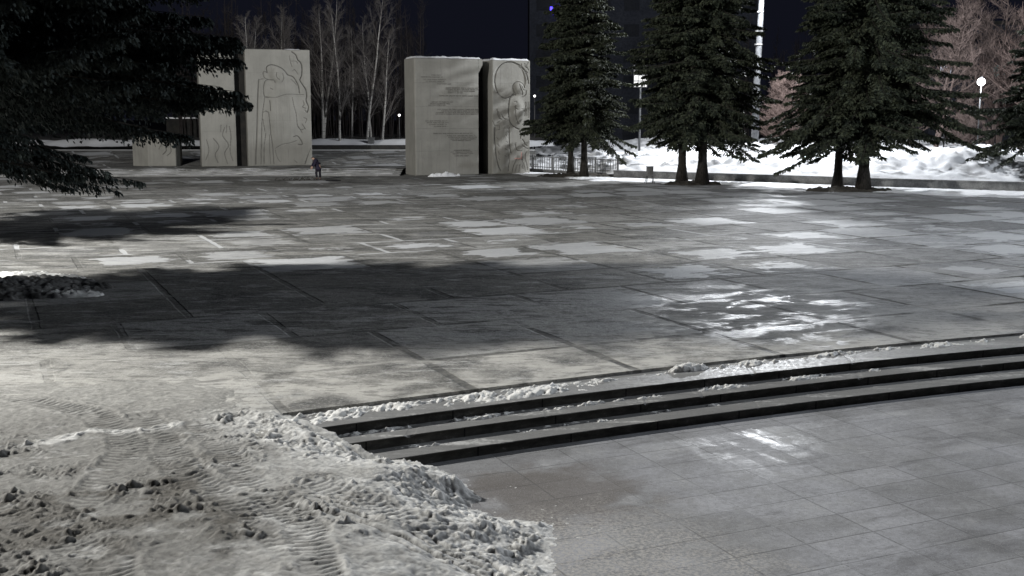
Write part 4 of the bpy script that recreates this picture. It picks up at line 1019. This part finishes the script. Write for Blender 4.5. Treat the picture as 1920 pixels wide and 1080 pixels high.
# bright street lamp and small lamps
def lampost(px, py, y, zg, label, bright, r=.12, power=0):
    x = (px-960)/2100*y*.995; zt = 4.3 + (215-py)/2100*y
    t = empty('street_lamp', (x, y, zg)); tag(t, label, 'street lamp', 'lamps beyond the square')
    MB().tube([(0, 0, 0), (0, 0, zt-zg-r*.6)], [.07, .045], 8).build('pole', M['dmetal'], t, smooth=True)
    bm = bmesh.new(); bmesh.ops.create_uvsphere(bm, u_segments=16, v_segments=10, radius=r)
    me = bpy.data.meshes.new('lamp_globe'); bm.to_mesh(me); bm.free()
    obj('lamp_globe', me, M['lamp'] if bright else M['lamps'], t, (0, 0, zt-zg))
    MB().tube([(0, 0, zt-zg+r*.9), (0, 0, zt-zg+r*1.5)], [r*.7, r*.2], 10).build('cap', M['dmetal'], t)
    if power: point('street_light', (x, y-.4, zt), power, (.85, .92, 1), .15)
lampost(1830, 155, 84, 1.2, 'glaring bluish white street lamp in front of the lit windows', True, .27, 1600)
lampost(1767, 216, 92, 1.0, 'small round lamp low between the wide spruce and the right edge spruce', False, .13)
lampost(750, 216, 104, 1.6, 'small round lamp just left of the inscribed stele', False, .11)
lampost(1002, 181, 110, 0, 'tiny white lamp just right of the relief slab', False, .11)
lampost(1473, 257, 97, 1.0, 'small lamp low down behind the low rounded reddish tree', False, .12)
lampost(1233, 202, 96, .8, 'small lamp showing through the middle spruces', False, .14)
lampost(233, 298, 92, .42, 'small bright lamp near the ground left of the low stone block', False, .10)
# white lit panel board on a pole, seen between spruces
py_ = 93
Sg = empty('light_panel', ((1197-960)/2100*py_, py_, .8)); tag(Sg, 'glowing white panel board of six squares on a pale pole between two spruces', 'light panel')
zz0 = 4.3+(215-164)/2100*py_-.8
MB().tube([(0, 0, 0), (0, 0, zz0)], [.10, .08], 8).build('pole', M['metal'], Sg)
MB().box(-.56, .56, .03, .12, zz0-.06, zz0+1.75).build('panel_frame', M['dmetal'], Sg)
for i in range(3):
    for j in range(2): MB().box(-.52+i*.36, -.52+i*.36+.30, -.005, .028, zz0+j*.50, zz0+j*.50+.42).build('panel', M['panel'], Sg)
MB().box(-.46, .2, -.005, .028, zz0+1.5, zz0+1.58).build('panel', M['panel'], Sg)
# buildings
def building(name, x0, x1, y, d_, z0, H, cols, rows_, lit, label, facade='facade', wy=1.5, ww=1.3, side=None):
    t = empty(name, (x0, y, z0)); tag(t, label, 'building')
    MB().box(0, x1-x0, .25, d_, 0, H).build('wall', M[facade], t)
    MB().box(-.3, x1-x0+.3, .0, d_+.3, H, H+.4).build('roof', M['dark'], t)
    cw = (x1-x0)/cols; fh = H/rows_
    for r in range(rows_):
        for c_ in range(cols):
            k = lit.get((c_, r))
            a = (c_+.5)*cw-ww/2; z = r*fh+fh*.32
            wdw = MB().box(a, a+ww, .16, .248, z, z+wy).build('window', M['winoff'] if lit == {} else M['dark'], t)
            mt = M[k] if k else M['winoff']
            pane = MB().box(a+.08, a+ww/2-.04, .10, .158, z+.08, z+wy-.08).box(a+ww/2+.04, a+ww-.08, .10, .158, z+.08, z+wy-.08).build('pane', mt, wdw)
    return t
def bxat(px, y): return (px-960)/2100*y
yb = 125
B1 = building('apartment_building', bxat(1735, yb), bxat(2080, yb), yb, 12, .5, 13.5, 7, 4, {(0,2):'winon', (1,2):None, (2,2):'teal', (3,2):'winwarm'}, 'dark apartment block on the right with a few lit windows behind the lamp', wy=1.35, ww=1.35)
yb = 150
B2 = building('office_building', bxat(992, yb), bxat(1420, yb), yb, 16, 0, 30, 8, 9, {}, 'tall unlit dark building behind the spruces with blue and red neon', wy=1.6, ww=2.0)
# neon on its front
sx0 = bxat(1048, 149.5)-bxat(992, 150); sz0 = 4.3+(215-30)/2100*149.5
mbn = MB()
for (dx, dz, w_, h_) in ((-1.3, .3, .5, .45), (-.7, .5, .6, .3), (-.2, -.1, .7, .5), (-.9, -.3, .6, .3), (-.45, -.9, .5, .4), (.6, .9, .5, .25), (-.1, .75, .4, .25)):
    mbn.box(sx0+dx, sx0+dx+w_, .02, .10, sz0+dz, sz0+dz+h_)
mbn.build('blue_neon', M['blue'], B2); MB().box(sx0+.55, sx0+1.05, .02, .10, sz0+.1, sz0+.55).build('red_neon', M['red'], B2)
# low lit pavilion glimpsed left, between the block and the tall stele
yb = 112
B3 = empty('pavilion', (bxat(318, yb), yb, 1.0)); tag(B3, 'low pavilion with a bright window seen under the branches left of the tall stele', 'building')
MB().box(0, 6.2, .1, 5, 0, 2.9).build('wall', M['dark'], B3); MB().box(-.3, 6.5, -.2, 5.3, 2.9, 3.05).build('roof', M['snow'], B3)
zz = 4.3+(215-272)/2100*yb-1.0
MB().box(.5, 2.9, .02, .098, zz, zz+.6).build('window', M['panel'], B3)
MB().box(.3, 3.1, -.5, .02, zz-.62, zz-.5).build('canopy', M['snow'], B3)

# ------------------------------------------------------------------ person bending, sweeping by the podium
def skin_obj(name, verts, edges, radii, mat, parent, sub=2, root=0):
    me = bpy.data.meshes.new(name); me.from_pydata(verts, edges, []); o = obj(name, me, mat, parent)
    s_ = o.modifiers.new('skin', 'SKIN'); s_.use_smooth_shade = True
    for i, r in enumerate(radii):
        me.skin_vertices[0].data[i].radius = (r, r) if not isinstance(r, tuple) else r
    me.skin_vertices[0].data[root].use_root = True
    m_ = o.modifiers.new('sub', 'SUBSURF'); m_.levels = sub; m_.render_levels = sub
    return o
pxx, pyy = PX(597, 337, .05)
Pn = empty('person', (pxx, pyy, .052), rad(8)); tag(Pn, 'person in a dark violet coat and dark trousers bending forward by the podium steps', 'person')
# local frame: x to the right of the view, -y to the viewer; leaning to the left and away
BV = [(0,0,.86),(-.05,.03,1.02),(-.14,.06,1.18),(-.22,.08,1.30),(-.29,.09,1.37),(-.36,.09,1.41),(-.41,.09,1.45),   # 0 pelvis .. 6 head top
      (.10,0,.80),(.11,-.02,.46),(.12,.03,.09),(.11,-.12,.04),                       # right leg 7-10
      (-.09,0,.80),(-.12,-.04,.46),(-.10,.02,.09),(-.14,-.12,.04),                  # left leg 11-14
      (-.10,-.10,1.27),(-.22,-.22,1.02),(-.36,-.26,.82),(-.40,-.27,.74),            # near arm 15-18
      (-.22,.24,1.27),(-.34,.26,1.02),(-.44,.16,.82),(-.47,.12,.74)]                # far arm 19-22
BE = [(0,1),(1,2),(2,3),(3,4),(4,5),(5,6),(0,7),(7,8),(8,9),(9,10),(0,11),(11,12),(12,13),(13,14),(3,15),(15,16),(16,17),(17,18),(3,19),(19,20),(20,21),(21,22)]
BR = [.15,.145,.15,.14,.06,.095,.07,.10,.065,.045,.035,.10,.065,.045,.035,.065,.045,.034,.036,.065,.045,.034,.036]
for (wi, base) in ((18, BV[18]), (22, BV[22])):
    for k in range(5):
        a = (-.03+.015*k) if k < 4 else .04; L = (.07, .085, .09, .08, .05)[k]
        i = len(BV); BV.append((base[0]-.015, base[1]+a, base[2]-.03)); BR.append(.010)
        BV.append((base[0]-.03, base[1]+a*1.2, base[2]-.03-L*.6)); BR.append(.009)
        BV.append((base[0]-.02, base[1]+a*1.2, base[2]-.03-L)); BR.append(.008)
        BE += [(wi, i), (i, i+1), (i+1, i+2)]
skin_obj('body', BV, BE, BR, M['skin'], Pn)
CV = [(0,0,.86),(-.05,.03,1.02),(-.14,.06,1.18),(-.22,.08,1.30),(-.27,.09,1.35),(-.10,-.10,1.27),(-.22,-.22,1.02),(-.345,-.257,.85),(-.22,.24,1.27),(-.34,.26,1.02),(-.43,.17,.85),(.01,0,.72),(.015,-.01,.58)]
CE = [(0,1),(1,2),(2,3),(3,4),(3,5),(5,6),(6,7),(3,8),(8,9),(9,10),(0,11),(11,12)]
CR = [(.20,.17),(.19,.17),(.20,.17),(.175,.16),.09,.095,.07,.055,.095,.07,.055,(.22,.19),(.235,.20)]
skin_obj('coat', CV, CE, CR, M['coat'], Pn)
TV = [(.015,0,.74),(.10,0,.66),(.11,-.02,.46),(.12,.025,.12),(-.09,0,.66),(-.12,-.04,.46),(-.10,.015,.12)]
skin_obj('trousers', TV, [(0,1),(1,2),(2,3),(0,4),(4,5),(5,6)], [.15,.115,.088,.075,.115,.088,.075], M['trouser'], Pn)
for (x, y) in ((.12, .02), (-.11, .01)):
    skin_obj('boot', [(x, y+.02, .14), (x, y, .05), (x-.01, y-.14, .045)], [(0,1),(1,2)], [.07,.06,.048], M['hat'], Pn)
skin_obj('cap', [(-.34,.09,1.43),(-.40,.09,1.48)], [(0,1)], [.115,.095], M['hat'], Pn)
for dy in (-.03, .03):
    bm = bmesh.new(); bmesh.ops.create_uvsphere(bm, u_segments=8, v_segments=6, radius=.012); me = bpy.data.meshes.new('eye'); bm.to_mesh(me); bm.free()
    obj('eye', me, M['hat'], Pn, (-.452, .09+dy, 1.40))
skin_obj('nose', [(-.44,.09,1.385),(-.475,.09,1.375)], [(0,1)], [.018,.014], M['skin'], Pn, 1)
# twigs on the ground beside the person, and a dark scrap
rg = random.Random(9); mb = MB(); cx, cy = PX(560, 338, .05)
for i in range(90):
    x = cx+rg.gauss(0, .75); y = cy+rg.gauss(0, .5); a = rg.uniform(0, 3.1); L = rg.uniform(.15, .5)
    mb.tube([(x, y, .06), (x+math.cos(a)*L, y+math.sin(a)*L, .06+rg.uniform(.02, .22))], [.012, .006], 4)
tag(mb.build('twig_litter', M['soil']), 'scatter of dark swept twigs on the slabs left of the person', 'twigs', kind='stuff')
sx_, sy_ = PX(625, 339, .05)
o = MB().prism([(-.5, -.1), (-.2, -.3), (.3, -.25), (.5, 0), (.2, .25), (-.35, .2)], 0, .06).build('dark_sack', M['hat'], None, bevel=.02, loc=(sx_, sy_, .055)); tag(o, 'flat dark sack lying on the slabs to the right of the person', 'sack')
# flowers and wreath
fx, fy = PX(832, 331, .05)
heap('snow_heap', fx, fy+.12, 1.15, .36, .22, 51, M['snow'], 'lumpy heap of white snow at the foot of the inscribed slab', 'snow', kind='stuff', cell=.42, res=.035, rot=rad(22))
wxp, wyp = PX(455, 310, mz)
Wt = empty('wreath', (wxp+.15, wyp-.1, mz)); tag(Wt, 'memorial wreath with red flowers leaning in the dark slot of the tall stele', 'wreath')
rg = random.Random(3); mb = MB()
mb.tube([(.45*math.cos(t), .1, 1.0+.62*math.sin(t)) for t in np.linspace(0, 6.28, 20)], .10, 6, False); mb.build('ring', M['needles'], Wt)
mb = MB()
for k in range(26):
    t = rg.uniform(0, 6.28); c_ = (.45*math.cos(t), -.02, 1.0+.62*math.sin(t)); mb.tube([c_, (c_[0], c_[1]-.06, c_[2])], [.05, .02], 6)
mb.build('flowers', M['flowr'], Wt); MB().box(-.02, .28, -.09, -.06, .8, .95).build('ribbon', M['floww'], Wt)
for sx in (-.3, .3): MB().tube([(sx, .05, .6), (sx*1.2, .0, 0)], .02, 5).build('leg', M['dmetal'], Wt)
